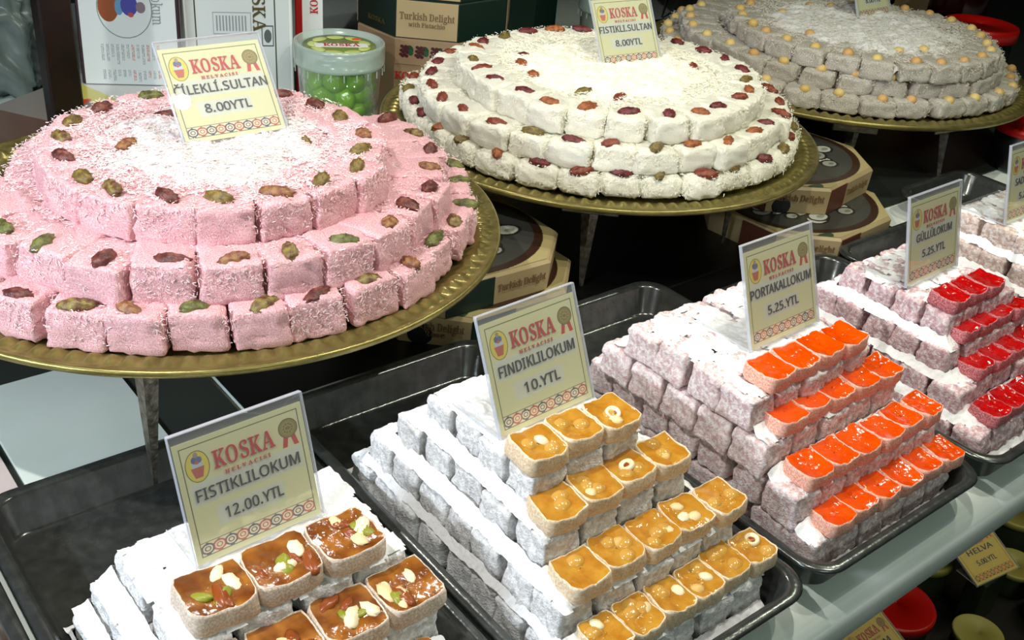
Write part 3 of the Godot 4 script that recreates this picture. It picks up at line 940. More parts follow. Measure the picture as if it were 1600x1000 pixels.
func make_piles():
	pile({word = "pistachio", tray = 1, name = "pistachio_lokum_cube", tone = "white", mat = M.lokum_white, p = 0.15, pz = 0.19, lh = 0.097, floor = -2.095, sd = 3.0, dust = 0.010,
		layers = [[0.440, 1.150, -2.06, -1.30], [0.48, 1.15, -2.03, -1.46], [0.54, 1.145, -2.0, -1.60]],
		rows = [[2, 0.665, 0.165, 3, -1.685, 0.150, 0.060], [1, 0.60, 0.160, 4, -1.545, 0.145, 0.060], [0, 0.535, 0.158, 4, -1.385, 0.145, 0.060]],
		cut = "brown pistachio lokum with nuts", cut_name = "pistachio_lokum", skin = M.skin_brown, jelly = M.jelly_brown, nuts = mixed_nuts})
	pile({word = "hazelnut", tray = 2, name = "hazelnut_lokum_cube", tone = "white", mat = M.lokum_white, p = 0.125, pz = 0.125, lh = 0.112, floor = -2.095, sd = 17.0, dust = 0.012,
		layers = [[1.335, 2.010, -2.22, -1.145], [1.355, 2.00, -2.15, -1.265], [1.39, 1.93, -2.06, -1.40], [1.425, 1.82, -1.96, -1.505]],
		rows = [[3, 1.485, 0.127, 3, -1.570, 0.125, 0.055], [2, 1.475, 0.127, 4, -1.465, 0.120, 0.055], [1, 1.455, 0.127, 5, -1.33, 0.122, 0.055], [0, 1.450, 0.110, 6, -1.212, 0.118, 0.055]],
		cut = "amber hazelnut lokum", cut_name = "hazelnut_lokum", skin = M.skin_amber, jelly = M.jelly_amber, nuts = hazel_nuts})
	pile({word = "orange", tray = 3, name = "orange_lokum_cube", tone = "pinkish", mat = M.lokum_rose, p = 0.125, pz = 0.135, lh = 0.112, floor = -2.095, sd = 29.0, dust = 0.003,
		layers = [[2.20, 2.895, -2.16, -1.128], [2.195, 2.92, -2.12, -1.215], [2.17, 2.85, -2.04, -1.345], [2.18, 2.76, -1.955, -1.425]],
		rows = [[3, 2.305, 0.119, 4, -1.490, 0.118, 0.050], [2, 2.305, 0.119, 5, -1.408, 0.112, 0.050], [1, 2.305, 0.115, 6, -1.278, 0.116, 0.050], [0, 2.320, 0.113, 6, -1.180, 0.112, 0.050]],
		cut = "bright orange lokum", cut_name = "orange_lokum", skin = M.skin_orange, jelly = M.jelly_orange, nuts = no_nuts})
	pile({word = "rose", tray = 4, name = "rose_lokum_cube", tone = "rosy", mat = M.lokum_red, p = 0.118, pz = 0.125, lh = 0.10, floor = -2.095, sd = 41.0, dust = 0.0,
		layers = [[3.14, 3.79, -2.12, -1.16], [3.17, 3.80, -2.05, -1.29], [3.205, 3.78, -1.98, -1.38], [3.245, 3.70, -1.90, -1.44]],
		rows = [[3, 3.325, 0.112, 3, -1.502, 0.112, 0.048], [2, 3.345, 0.112, 4, -1.437, 0.105, 0.048], [1, 3.34, 0.112, 4, -1.350, 0.110, 0.048], [0, 3.285, 0.112, 5, -1.225, 0.112, 0.048]],
		cut = "deep red rose lokum", cut_name = "rose_lokum", skin = M.skin_red, jelly = M.jelly_red, nuts = no_nuts})
	pile({word = "tan", tray = 5, name = "tan_lokum_cube", tone = "tan-streaked", mat = M.lokum_tan, p = 0.13, pz = 0.14, lh = 0.10, floor = -2.095, sd = 53.0, dust = 0.002,
		layers = [[4.03, 4.68, -2.18, -1.18], [4.08, 4.69, -2.12, -1.30], [4.12, 4.67, -2.06, -1.42], [4.15, 4.62, -2.00, -1.54]],
		rows = [[3, 4.25, 0.12, 3, -1.62, 0.118, 0.05]],
		cut = "golden lokum at the right edge", cut_name = "golden_lokum", skin = M.skin_amber, jelly = M.jelly_amber, nuts = no_nuts})
	# amber sweets in the tray at the left edge
	for i in 6:
		var pc: Array = cut_piece(0.15, 0.15, 0.06, 70.0 + i * 3.0)
		var o := thing("amber_sweet", "amber sweet in the leftmost tray, %s from the back" % place_word(i), "sweet", w(0.185, -2.102, -2.28 + i * 0.165), "amber sweets in the leftmost tray")
		part(o, "skin", pc[0], M.skin_brown)
		part(o, "jelly", pc[1], M.jelly_brown)

# ------------------------------------------------------------------ price signs
var card_mat: StandardMaterial3D
var card_mesh: ArrayMesh
var card_yellow: StandardMaterial3D
var f_sans: Font
var f_serif: Font
var f_sub: Font

func fonts():
	var a := SystemFont.new(); a.font_names = PackedStringArray(["Droid Sans"])
	var b := SystemFont.new(); b.font_names = PackedStringArray(["Droid Serif"]); b.font_weight = 700
	var va := FontVariation.new(); va.base_font = a; va.variation_embolden = 0.35
	f_sans = va; f_serif = b; f_sub = b

func lettering(parent: Node, text: String, font: Font, height: float, wide: float, m: Material, at: Vector3, rot := Vector3.ZERO, called := "lettering", fit := 0.0) -> MeshInstance3D:
	var t := TextMesh.new()
	t.text = text; t.font = font; t.font_size = 32; t.pixel_size = 0.01; t.depth = 0.004; t.curve_step = 2.0
	t.horizontal_alignment = HORIZONTAL_ALIGNMENT_CENTER
	t.vertical_alignment = VERTICAL_ALIGNMENT_CENTER
	var ab := t.get_aabb()
	var k := height / 0.228
	var o := part(parent, called, t, m, at)
	o.rotation = rot
	var kx := k * wide
	if fit > 0 and ab.size.x > 0.0001: kx = fit / ab.size.x
	o.scale = Vector3(kx, k, 0.25)
	return o

func ell(img: Image, cx: float, cy: float, rx: float, ry: float, col: Color):
	for y in range(int(cy - ry), int(cy + ry) + 1):
		for x in range(int(cx - rx), int(cx + rx) + 1):
			if x < 0 or y < 0 or x >= img.get_width() or y >= img.get_height(): continue
			var d := pow((x - cx) / rx, 2) + pow((y - cy) / ry, 2)
			if d <= 1.0: img.set_pixel(x, y, col)

func card_image() -> Image:
	var n := 512
	var img := Image.create(n, n, false, Image.FORMAT_RGB8)
	img.fill(Color(0.85, 0.845, 0.66))
	# pale strips where name and price were pasted on
	img.fill_rect(Rect2i(34, 180, 446, 92), Color(0.83, 0.84, 0.78))
	img.fill_rect(Rect2i(110, 300, 270, 84), Color(0.83, 0.84, 0.78))
	var ol := Color(0.36, 0.36, 0.16)
	for r in [Rect2i(20, 22, 472, 4), Rect2i(20, 22, 4, 466), Rect2i(488, 22, 4, 466), Rect2i(20, 484, 472, 4), Rect2i(20, 428, 472, 3)]: img.fill_rect(r, ol)
	# oval emblem: a figure over a red tub
	ell(img, 76, 112, 46, 66, Color(0.33, 0.30, 0.10)); ell(img, 76, 112, 43, 63, Color(0.88, 0.80, 0.26))
	ell(img, 76, 104, 22, 20, Color(0.74, 0.80, 0.84)); ell(img, 70, 84, 14, 15, Color(0.30, 0.36, 0.55)); ell(img, 84, 86, 13, 14, Color(0.35, 0.40, 0.58)); ell(img, 76, 64, 9, 12, Color(0.62, 0.55, 0.50)); ell(img, 76, 96, 8, 7, Color(0.75, 0.30, 0.24))
	for y in range(116, 160):
		var hw := int(26 - (y - 116) * 0.26)
		img.fill_rect(Rect2i(76 - hw, y, hw * 2, 1), Color(0.74, 0.33, 0.22))
	# medal with two ribbon tails
	for y in range(120, 172):
		img.fill_rect(Rect2i(int(420 - (y - 120) * 0.22), y, 20, 1), Color(0.76, 0.16, 0.15))
		img.fill_rect(Rect2i(int(446 + (y - 120) * 0.22), y, 20, 1), Color(0.76, 0.16, 0.15))
	ell(img, 442, 92, 40, 42, Color(0.36, 0.33, 0.12)); ell(img, 442, 92, 36, 38, Color(0.55, 0.49, 0.18)); ell(img, 442, 92, 26, 28, Color(0.62, 0.56, 0.24))
	for i in 10:
		ell(img, 442 + 18 * cos(i * 0.628), 92 + 19 * sin(i * 0.628), 4, 4, Color(0.42, 0.37, 0.13))
	ell(img, 442, 92, 10, 7, Color(0.46, 0.40, 0.14))
	# woven border along the bottom
	img.fill_rect(Rect2i(24, 432, 464, 52), Color(0.91, 0.86, 0.72))
	var navy := Color(0.20, 0.22, 0.36)
	var red := Color(0.72, 0.26, 0.20)
	for x in range(24, 488):
		for y in range(432, 484):
			var u := (x - 24) / 46.4
			var c := floori(u)
			var fx := (u - c - 0.5) * 46.4
			var fy := y - 458.0
			var col: Color = navy if c % 2 == 0 else red
			var d := sqrt(pow(fx / 1.15, 2) + fy * fy)
			var hit := absf(d - 20.0) < 3.0
			if absf(d - 9.0) < 1.8: hit = true
			if fy < -15.0 and absf(fx) < 14.0 + (fy + 15.0): hit = true
			if fy > 16.0 and absf(fx) < 9.0: hit = true
			if hit: img.set_pixel(x, y, col)
			elif absf(absf(fx) - 23.0) < 5.0 - absf(fy) * 0.3: img.set_pixel(x, y, Color(0.78, 0.55, 0.25))
	return img

func card_plane(sx: float, sy: float, th: float) -> ArrayMesh:
	# a thin card standing on y = 0, its face towards +z with texture coordinates
	var st := start(false)
	var v := [Vector3(-sx / 2, 0, 0), Vector3(sx / 2, 0, 0), Vector3(sx / 2, sy, 0), Vector3(-sx / 2, sy, 0)]
	var uv := [Vector2(0, 1), Vector2(1, 1), Vector2(1, 0), Vector2(0, 0)]
	for i in [0, 2, 1, 0, 3, 2]:
		st.set_uv(uv[i]); st.add_vertex(v[i])
	st.set_uv(Vector2(0.02, 0.02))
	var b := []
	for p in v: b.append(p - Vector3(0, 0, th))
	quad(st, b[0], b[1], b[2], b[3])
	for i in 4:
		var j := (i + 1) % 4
		quad(st, v[i], v[j], b[j], b[i])
	return done(st)

func sign_at(at: Vector3, lean: float, turn: float, big: String, price: String, label: String, foot := 0.20, big_fit := 0.0, size := 1.0, yellow := false):
	var o := thing("price_sign", label, "sign", w(at.x, at.y, at.z), "price signs on the sweets")
	o.rotation.y = turn
	o.scale = Vector3.ONE * S * size
	var W := 0.335
	var H := 0.330
	var ln := deg_to_rad(lean)
	var tilt := Basis(Vector3.RIGHT, -ln)
	var hold := part(o, "clear_holder", acrylic_mesh(W, H, ln, foot), M.acrylic)
	part(hold, "polished_edge", edge_mesh(W, H, ln, foot), M.acrylic_edge)
	var card := part(o, "card", card_mesh, card_yellow if yellow else card_mat)
	card.transform = Transform3D(tilt, tilt * Vector3(0, 0.006, 0.003))
	lettering(card, "KOSKA", f_serif, 0.042, 1.0, M.ink_red, Vector3(0, 0.234, 0.002), Vector3.ZERO, "brand_lettering", 0.158)
	lettering(card, "H E L V A C I S I", f_sub, 0.009, 1.0, M.ink_red, Vector3(0.004, 0.1975, 0.002), Vector3.ZERO, "brand_lettering", 0.118)
	lettering(card, big, f_sans, 0.027, 1.0, M.ink, Vector3(0, 0.163, 0.002), Vector3.ZERO, "name_lettering", big_fit if big_fit > 0 else 0.27)
	lettering(card, price, f_sans, 0.026, 1.0, M.ink, Vector3(0, 0.099, 0.002), Vector3.ZERO, "price_lettering", 0.152 if price.length() > 6 else 0.128)

func acrylic_mesh(W: float, H: float, ln: float, foot: float) -> ArrayMesh:
	var st := start()
	var tilt := Basis(Vector3.RIGHT, -ln)
	var wd := W + 0.008
	add_box(st, Vector3(wd, H, 0.004), tilt * Vector3(0, H * 0.5, -0.004), 0.0015, tilt)
	add_box(st, Vector3(wd, H, 0.003), tilt * Vector3(0, H * 0.5, 0.0075), 0.001, tilt)
	add_box(st, Vector3(wd, 0.004, foot), Vector3(0, 0.002, -foot * 0.5), 0.0015)
	return done(st)

func edge_mesh(W: float, H: float, ln: float, foot: float) -> ArrayMesh:
	var st := start()
	var tilt := Basis(Vector3.RIGHT, -ln)
	var wd := W + 0.008
	add_box(st, Vector3(wd, 0.004, 0.014), tilt * Vector3(0, H, 0.001), 0.001, tilt)
	for s in [-1.0, 1.0]:
		add_box(st, Vector3(0.003, H, 0.012), tilt * Vector3(s * wd * 0.5, H * 0.5, 0.002), 0.001, tilt)
		add_box(st, Vector3(0.003, 0.005, foot), Vector3(s * wd * 0.5, 0.0025, -foot * 0.5), 0.001)
	return done(st)

func make_signs():
	fonts()
	card_mat = StandardMaterial3D.new()
	card_mat.albedo_texture = ImageTexture.create_from_image(card_image())
	card_mat.roughness = 0.55
	card_yellow = card_mat.duplicate(); card_yellow.albedo_color = Color(1.0, 0.88, 0.42)
	card_mesh = card_plane(0.33, 0.30, 0.002)
	var hw := 0.1675
	sign_at(Vector3(1.179 + hw, -1.222, -2.915), 38.0, -0.02, "ČÍLEKLÍ.SULTAN", "8.00YTL", "price sign reading 8.00YTL leaning back on the pink cubes", 0.20, 0.305)
	sign_at(Vector3(3.29 + hw, -1.362, -3.30), 30.0, -0.10, "FISTIKLI.SULTAN", "8.00YTL", "price sign reading FISTIKLI.SULTAN on the white cubes", 0.22, 0.300)
	sign_at(Vector3(5.60 + hw, -1.435, -3.58), 24.0, 0.02, "FINDIKLI.SULTAN", "8.00YTL", "price sign cut by the top edge on the fawn cubes", 0.24, 0.300)
	sign_at(Vector3(0.679 + hw, -1.790, -1.815), 18.5, 0.03, "FISTIKLILOKUM", "12.00.YTL", "price sign reading FISTIKLILOKUM 12.00 on the brown lokum", 0.16)
	sign_at(Vector3(1.450 + hw, -1.634, -1.672), 24.0, 0.05, "FINDIKLILOKUM", "10.YTL", "price sign reading FINDIKLILOKUM on the yellow lokum", 0.20)
	sign_at(Vector3(2.372 + hw, -1.634, -1.610), 20.5, 0.02, "PORTAKALLOKUM", "5.25.YTL", "price sign reading PORTAKALLOKUM on the orange lokum", 0.20, 0.30)
	sign_at(Vector3(3.285 + hw, -1.682, -1.650), 14.5, 0.015, "GÜLLÜLOKUM", "5.25.YTL", "price sign reading GULLULOKUM on the red lokum", 0.20, 0.235)
	sign_at(Vector3(4.185 + hw, -1.688, -1.765), 14.0, 0.0, "SADELOKUM", "5.25.YTL", "price sign cut by the right edge on the pale lokum", 0.22, 0.23)

# ------------------------------------------------------------------ octagonal boxes
func octagon(hx: float, hz: float, c: float) -> PackedVector2Array:
	return PackedVector2Array([Vector2(-hx + c, hz), Vector2(hx - c, hz), Vector2(hx, hz - c), Vector2(hx, -hz + c), Vector2(hx - c, -hz), Vector2(-hx + c, -hz), Vector2(-hx, -hz + c), Vector2(-hx, hz - c)])

func lid_image() -> Image:
	var img := Image.create(256, 256, false, Image.FORMAT_RGB8)
	img.fill(Color(0.70, 0.64, 0.45))
	ell(img, 128, 132, 122, 118, Color(0.22, 0.14, 0.10))
	ell(img, 128, 130, 112, 108, Color(0.26, 0.26, 0.24))
	var r := RandomNumberGenerator.new(); r.seed = 5
	for i in 40:
		var a := r.randf() * TAU
		var d := 24.0 + r.randf() * 52.0
		var g := 0.55 + r.randf() * 0.3
		var ex := 128 + cos(a) * d * 1.15
		var ey := 132 + sin(a) * d * 1.1
		var ew := 9.0 + r.randf() * 9.0
		ell(img, ex, ey, ew + 4, ew * 0.8 + 4, Color(0.16, 0.15, 0.13))
		ell(img, ex, ey, ew, ew * 0.8, Color(g, g, g * 0.94))
		ell(img, ex + 3, ey + 2, ew * 0.5, ew * 0.3, Color(g * 0.75, g * 0.76, g * 0.66))
	ell(img, 122, 112, 17, 13, Color(0.82, 0.38, 0.06)); ell(img, 160, 150, 9, 8, Color(0.75, 0.35, 0.1))
	ell(img, 40, 236, 26, 10, Color(0.2, 0.3, 0.2))
	return img

func print_card(parent: Node, called: String, sx: float, sy: float, m: Material, at: Vector3, turn: float) -> MeshInstance3D:
	var p := part(parent, called, box_mesh(Vector3(sx, sy, 0.004), Vector3.ZERO, 0.0008), m, at)
	p.rotation.y = turn
	return p

var lid_mat: StandardMaterial3D

func poly_tex(poly: PackedVector2Array, k: float) -> ArrayMesh:
	# printed sheet with the outline of a box top
	var st := start(false)
	var mx := Vector2.ZERO
	for p in poly: mx = Vector2(maxf(mx.x, absf(p.x)), maxf(mx.y, absf(p.y)))
	var n := poly.size()
	for i in n:
		var tri_pts := [Vector2.ZERO, poly[(i + 1) % n] * k, poly[i] * k]
		for q in tri_pts:
			st.set_uv(Vector2(0.5 + q.x / mx.x * 0.5, 0.5 + q.y / mx.y * 0.5)); st.add_vertex(Vector3(q.x, 0, q.y))
	return done(st)

func flat_tex(sx: float, sz: float, m: Material) -> ArrayMesh:
	# horizontal printed sheet with texture coordinates
	var st := start(false)
	var v := [Vector3(-sx / 2, 0, sz / 2), Vector3(sx / 2, 0, sz / 2), Vector3(sx / 2, 0, -sz / 2), Vector3(-sx / 2, 0, -sz / 2)]
	var uv := [Vector2(0, 1), Vector2(1, 1), Vector2(1, 0), Vector2(0, 0)]
	for i in [0, 2, 1, 0, 3, 2]:
		st.set_uv(uv[i]); st.add_vertex(v[i])
	return done(st)

func delight_box(at: Vector3, turn: float, hx: float, hz: float, c: float, h: float, label: String, kind: int) -> Node3D:
	var o := thing("sweet_box", label, "box", w(at.x, at.y, at.z), "octagonal sweet boxes")
	o.rotation.y = turn
	var cream := M.box_cream as Material
	part(o, "body", prism(octagon(hx, hz, c), 0.0, h, 0.012, 0.012), cream)
	var lid := part(o, "lid_picture", poly_tex(octagon(hx, hz, c), 0.965), lid_mat, Vector3(0, h + 0.002, 0))
	lid.name = "lid_picture"
	var fw := (hx - c) * 2.0
	var cw := c * sqrt(2.0)
	if kind == 0:
		print_card(o, "brown_band", fw * 0.36, h * 0.94, M.box_brown, Vector3(-hx + c + fw * 0.19, h * 0.48, hz + 0.001), 0.0)
		lettering(o, "Turkish Delight", f_sub, 0.030, 1.0, M.ink_brown, Vector3(fw * 0.16, h * 0.52, hz + 0.003), Vector3.ZERO, "lettering", fw * 0.5)
		lettering(o, "Turkish Delight", f_sub, 0.030, 1.0, M.ink_brown, Vector3(-hx + c * 0.5 - 0.002, h * 0.58, hz - c * 0.5 + 0.002), Vector3(0, -PI / 4, 0), "lettering", cw * 0.85)
		part(o, "seal", blob(0.045, 0.045, 0.004, 0, 1, 0, 16, 6), M.ink, Vector3(-hx + c * 0.25, h * 0.25, hz - c * 0.75)).rotation.y = -PI / 4
		print_card(o, "brown_band", (hz - c) * 1.0, h * 0.94, M.box_brown, Vector3(-hx - 0.001, h * 0.48, hz - c - (hz - c) * 0.5), PI / 2)
	else:
		print_card(o, "green_panel", fw * 0.45, h * 0.94, M.box_green, Vector3(-hx + c + fw * 0.22, h * 0.48, hz + 0.001), 0.0)
		lettering(o, "Turkish Delight", f_sub, 0.030, 1.0, M.ink_brown, Vector3(fw * 0.22, h * 0.52, hz + 0.003), Vector3.ZERO, "lettering", fw * 0.48)
		lettering(o, "Turkish Delight", f_sub, 0.032, 1.0, M.ink_brown, Vector3(-hx + c * 0.5 - 0.002, h * 0.62, hz - c * 0.5 + 0.002), Vector3(0, -PI / 4, 0), "lettering", cw * 0.8)
		lettering(o, "Rose", f_sub, 0.022, 1.0, M.ink_brown, Vector3(-hx + c * 0.5 - 0.002, h * 0.38, hz - c * 0.5 + 0.002), Vector3(0, -PI / 4, 0), "lettering", cw * 0.28)
		part(o, "seal", blob(0.05, 0.05, 0.004, 0, 1, 0, 16, 6), M.ink, Vector3(-hx + c * 0.3, h * 0.12 + 0.03, hz - c * 0.7)).rotation.y = -PI / 4
	return o

func make_boxes():
	lid_mat = StandardMaterial3D.new(); lid_mat.albedo_texture = ImageTexture.create_from_image(lid_image()); lid_mat.roughness = 0.35
	M.box_cream = grained(noise_img(91, 0.02, Color(0.66, 0.58, 0.42), Color(0.72, 0.64, 0.48), 128), 4.0, 0.45)
	M.box_brown = mat(Color(0.36, 0.19, 0.13), 0.45)
	M.box_green = mat(Color(0.05, 0.15, 0.12), 0.4)
	M.box_beige = mat(Color(0.60, 0.50, 0.38), 0.5)
	delight_box(Vector3(4.19, -2.10, -2.78), 0.07, 0.43, 0.40, 0.21, 0.133, "lower octagonal cream sweet box right of the white plate stand", 0)
	delight_box(Vector3(4.305, -1.963, -3.005), 0.16, 0.43, 0.40, 0.21, 0.130, "upper octagonal cream sweet box beside the white plate rim", 0)
	delight_box(Vector3(2.34, -2.0975, -3.06), 0.0, 0.43, 0.42, 0.20, 0.130, "lower octagonal sweet box behind the hazelnut price sign", 1)
	delight_box(Vector3(2.28, -1.966, -3.09), -0.03, 0.43, 0.40, 0.19, 0.130, "upper octagonal sweet box with dark flower lid behind the pink plate", 1)

# ------------------------------------------------------------------ behind the plates
func carton_image(kind: int) -> Image:
	var img := Image.create(320, 448, false, Image.FORMAT_RGB8)
	img.fill(Color(0.80, 0.83, 0.83))
	var r := RandomNumberGenerator.new(); r.seed = 40 + kind
	var grey := Color(0.55, 0.58, 0.60)
	if kind == 0:
		# ring with a figure over a tub lying on its side, columns of fine print turned a quarter
		ell(img, 150, 200, 92, 96, Color(0.45, 0.50, 0.46)); ell(img, 150, 200, 89, 93, Color(0.80, 0.83, 0.83))
		ell(img, 96, 196, 34, 48, Color(0.55, 0.28, 0.14)); ell(img, 132, 196, 14, 26, Color(0.36, 0.55, 0.70)); ell(img, 166, 190, 28, 34, Color(0.26, 0.26, 0.58)); ell(img, 204, 196, 16, 18, Color(0.50, 0.42, 0.46)); ell(img, 170, 220, 10, 8, Color(0.65, 0.3, 0.3))
		for c in 12:
			var x := 62 + c * 17
			var col := Color(0.72, 0.45, 0.40) if c in [6, 9, 11] else grey
			for b in 2:
				var y0 := 316 + b * 84
				var len := int((70 if b == 0 else 40) * r.randf_range(0.5, 1.0))
				for q in 2:
					for y in range(y0, y0 + len):
						if r.randf() < 0.72: img.fill_rect(Rect2i(x + q * 5, y, 3, 1), col)
	else:
		for x in [24, 274]: img.fill_rect(Rect2i(x, 0, 4, 448), Color(0.22, 0.24, 0.16))
		for c in 17:
			var x := 66 + c * 9
			for y in range(250, 250 + int(100 * r.randf_range(0.8, 1.0))):
				if r.randf() < 0.7: img.fill_rect(Rect2i(x, y, 4, 1), grey)
		img.fill_rect(Rect2i(80, 170, 120, 52), Color(0.55, 0.58, 0.60)); img.fill_rect(Rect2i(82, 172, 116, 48), Color(0.80, 0.83, 0.83))
		for c in 10: img.fill_rect(Rect2i(90 + c * 10, 178, 5, 36), grey)
		img.fill_rect(Rect2i(232, 200, 38, 50), Color(0.3, 0.33, 0.33)); img.fill_rect(Rect2i(235, 203, 32, 44), Color(0.80, 0.83, 0.83)); ell(img, 251, 225, 12, 16, Color(0.35, 0.38, 0.38))
	return img

func carton(at: Vector3, turn: float, lean: float, sx: float, sy: float, sz: float, body: Material, face: Material, label: String) -> Node3D:
	var o := thing("sweet_carton", label, "carton", w(at.x, at.y, at.z), "tall cartons standing at the back")
	o.basis = Basis(Vector3.UP, turn) * Basis(Vector3.RIGHT, -lean) * Basis.IDENTITY.scaled(Vector3.ONE * S)
	part(o, "body", box_mesh(Vector3(sx, sy, sz), Vector3(0, sy * 0.5, -sz * 0.5), 0.006), body)
	if face:
		var p := part(o, "front_print", card_plane(sx * 0.93, sy * 0.99, 0.002), face, Vector3(0, 0.002, 0.003))
		p.name = "front_print"
	return o

func tub(at: Vector3, r: float, h: float, label: String, full: bool):
	var o := thing("plastic_tub", label, "tub", w(at.x, at.y, at.z), "clear plastic tubs")
	var clear := M.tub_clear as Material
	part(o, "wall", lathe([[0.0, 0.004], [r * 0.78, 0.004], [r * 0.80, 0.012], [r * 0.92, h * 0.86], [r * 0.925, h * 0.86], [r * 0.935, h * 0.86], [r * 0.815, 0.008], [r * 0.79, 0.0], [0.0, 0.0]], 56), clear)
	var lid := part(o, "lid", lathe([[r * 0.94, h * 0.79], [r * 0.99, h * 0.79], [r * 1.0, h * 0.82], [r * 1.0, h * 0.97], [r * 0.99, h * 0.995], [r * 0.96, h], [r * 0.92, h * 0.99], [r * 0.90, h * 0.955], [r * 0.0, h * 0.95], [0.0, h * 0.94], [r * 0.91, h * 0.94], [r * 0.935, h * 0.90], [r * 0.94, h * 0.79]], 64), M.tub_lid)
	for k in 22:
		var a := TAU * k / 22.0
		var rib := part(lid, "rib", box_mesh(Vector3(0.006, h * 0.07, 0.006), Vector3.ZERO, 0.002), M.tub_lid, Vector3(cos(a) * r * 0.985, h * 0.75, sin(a) * r * 0.985))
		rib.rotation.y = -a
	if full:
		part(o, "lid_print", lathe([[0.0, h * 0.956], [r * 0.80, h * 0.956], [r * 0.80, h * 0.953], [0.0, h * 0.953]], 40), M.tub_print)
		for q in 9:
			var a := TAU * q / 9.0 + 0.2
			part(o, "printed_olive", blob(0.050, 0.003, 0.030, 0, 1, 0, 12, 5), M.tub_print_pale, Vector3(cos(a) * r * 0.58, h * 0.957, sin(a) * r * 0.58)).rotation.y = -a + PI / 2
		var strip := part(o, "lid_label", box_mesh(Vector3(r * 1.15, 0.003, r * 0.26), Vector3.ZERO, 0.001), M.paper, Vector3(0, h * 0.960, 0.02))
		strip.rotation.y = -0.75 + 0.3
		var tx := lettering(strip, "KOSKA", f_sub, 0.045, 1.0, M.ink_red, Vector3(0, 0.0025, 0), Vector3(-PI / 2, 0, 0), "lettering", r * 0.8)
		tx.scale.z = 0.15
		part(o, "printed_dot", blob(0.028, 0.003, 0.022, 0, 1, 0, 12, 5), M.tub_dot, Vector3(r * 0.55, h * 0.960, -r * 0.2))

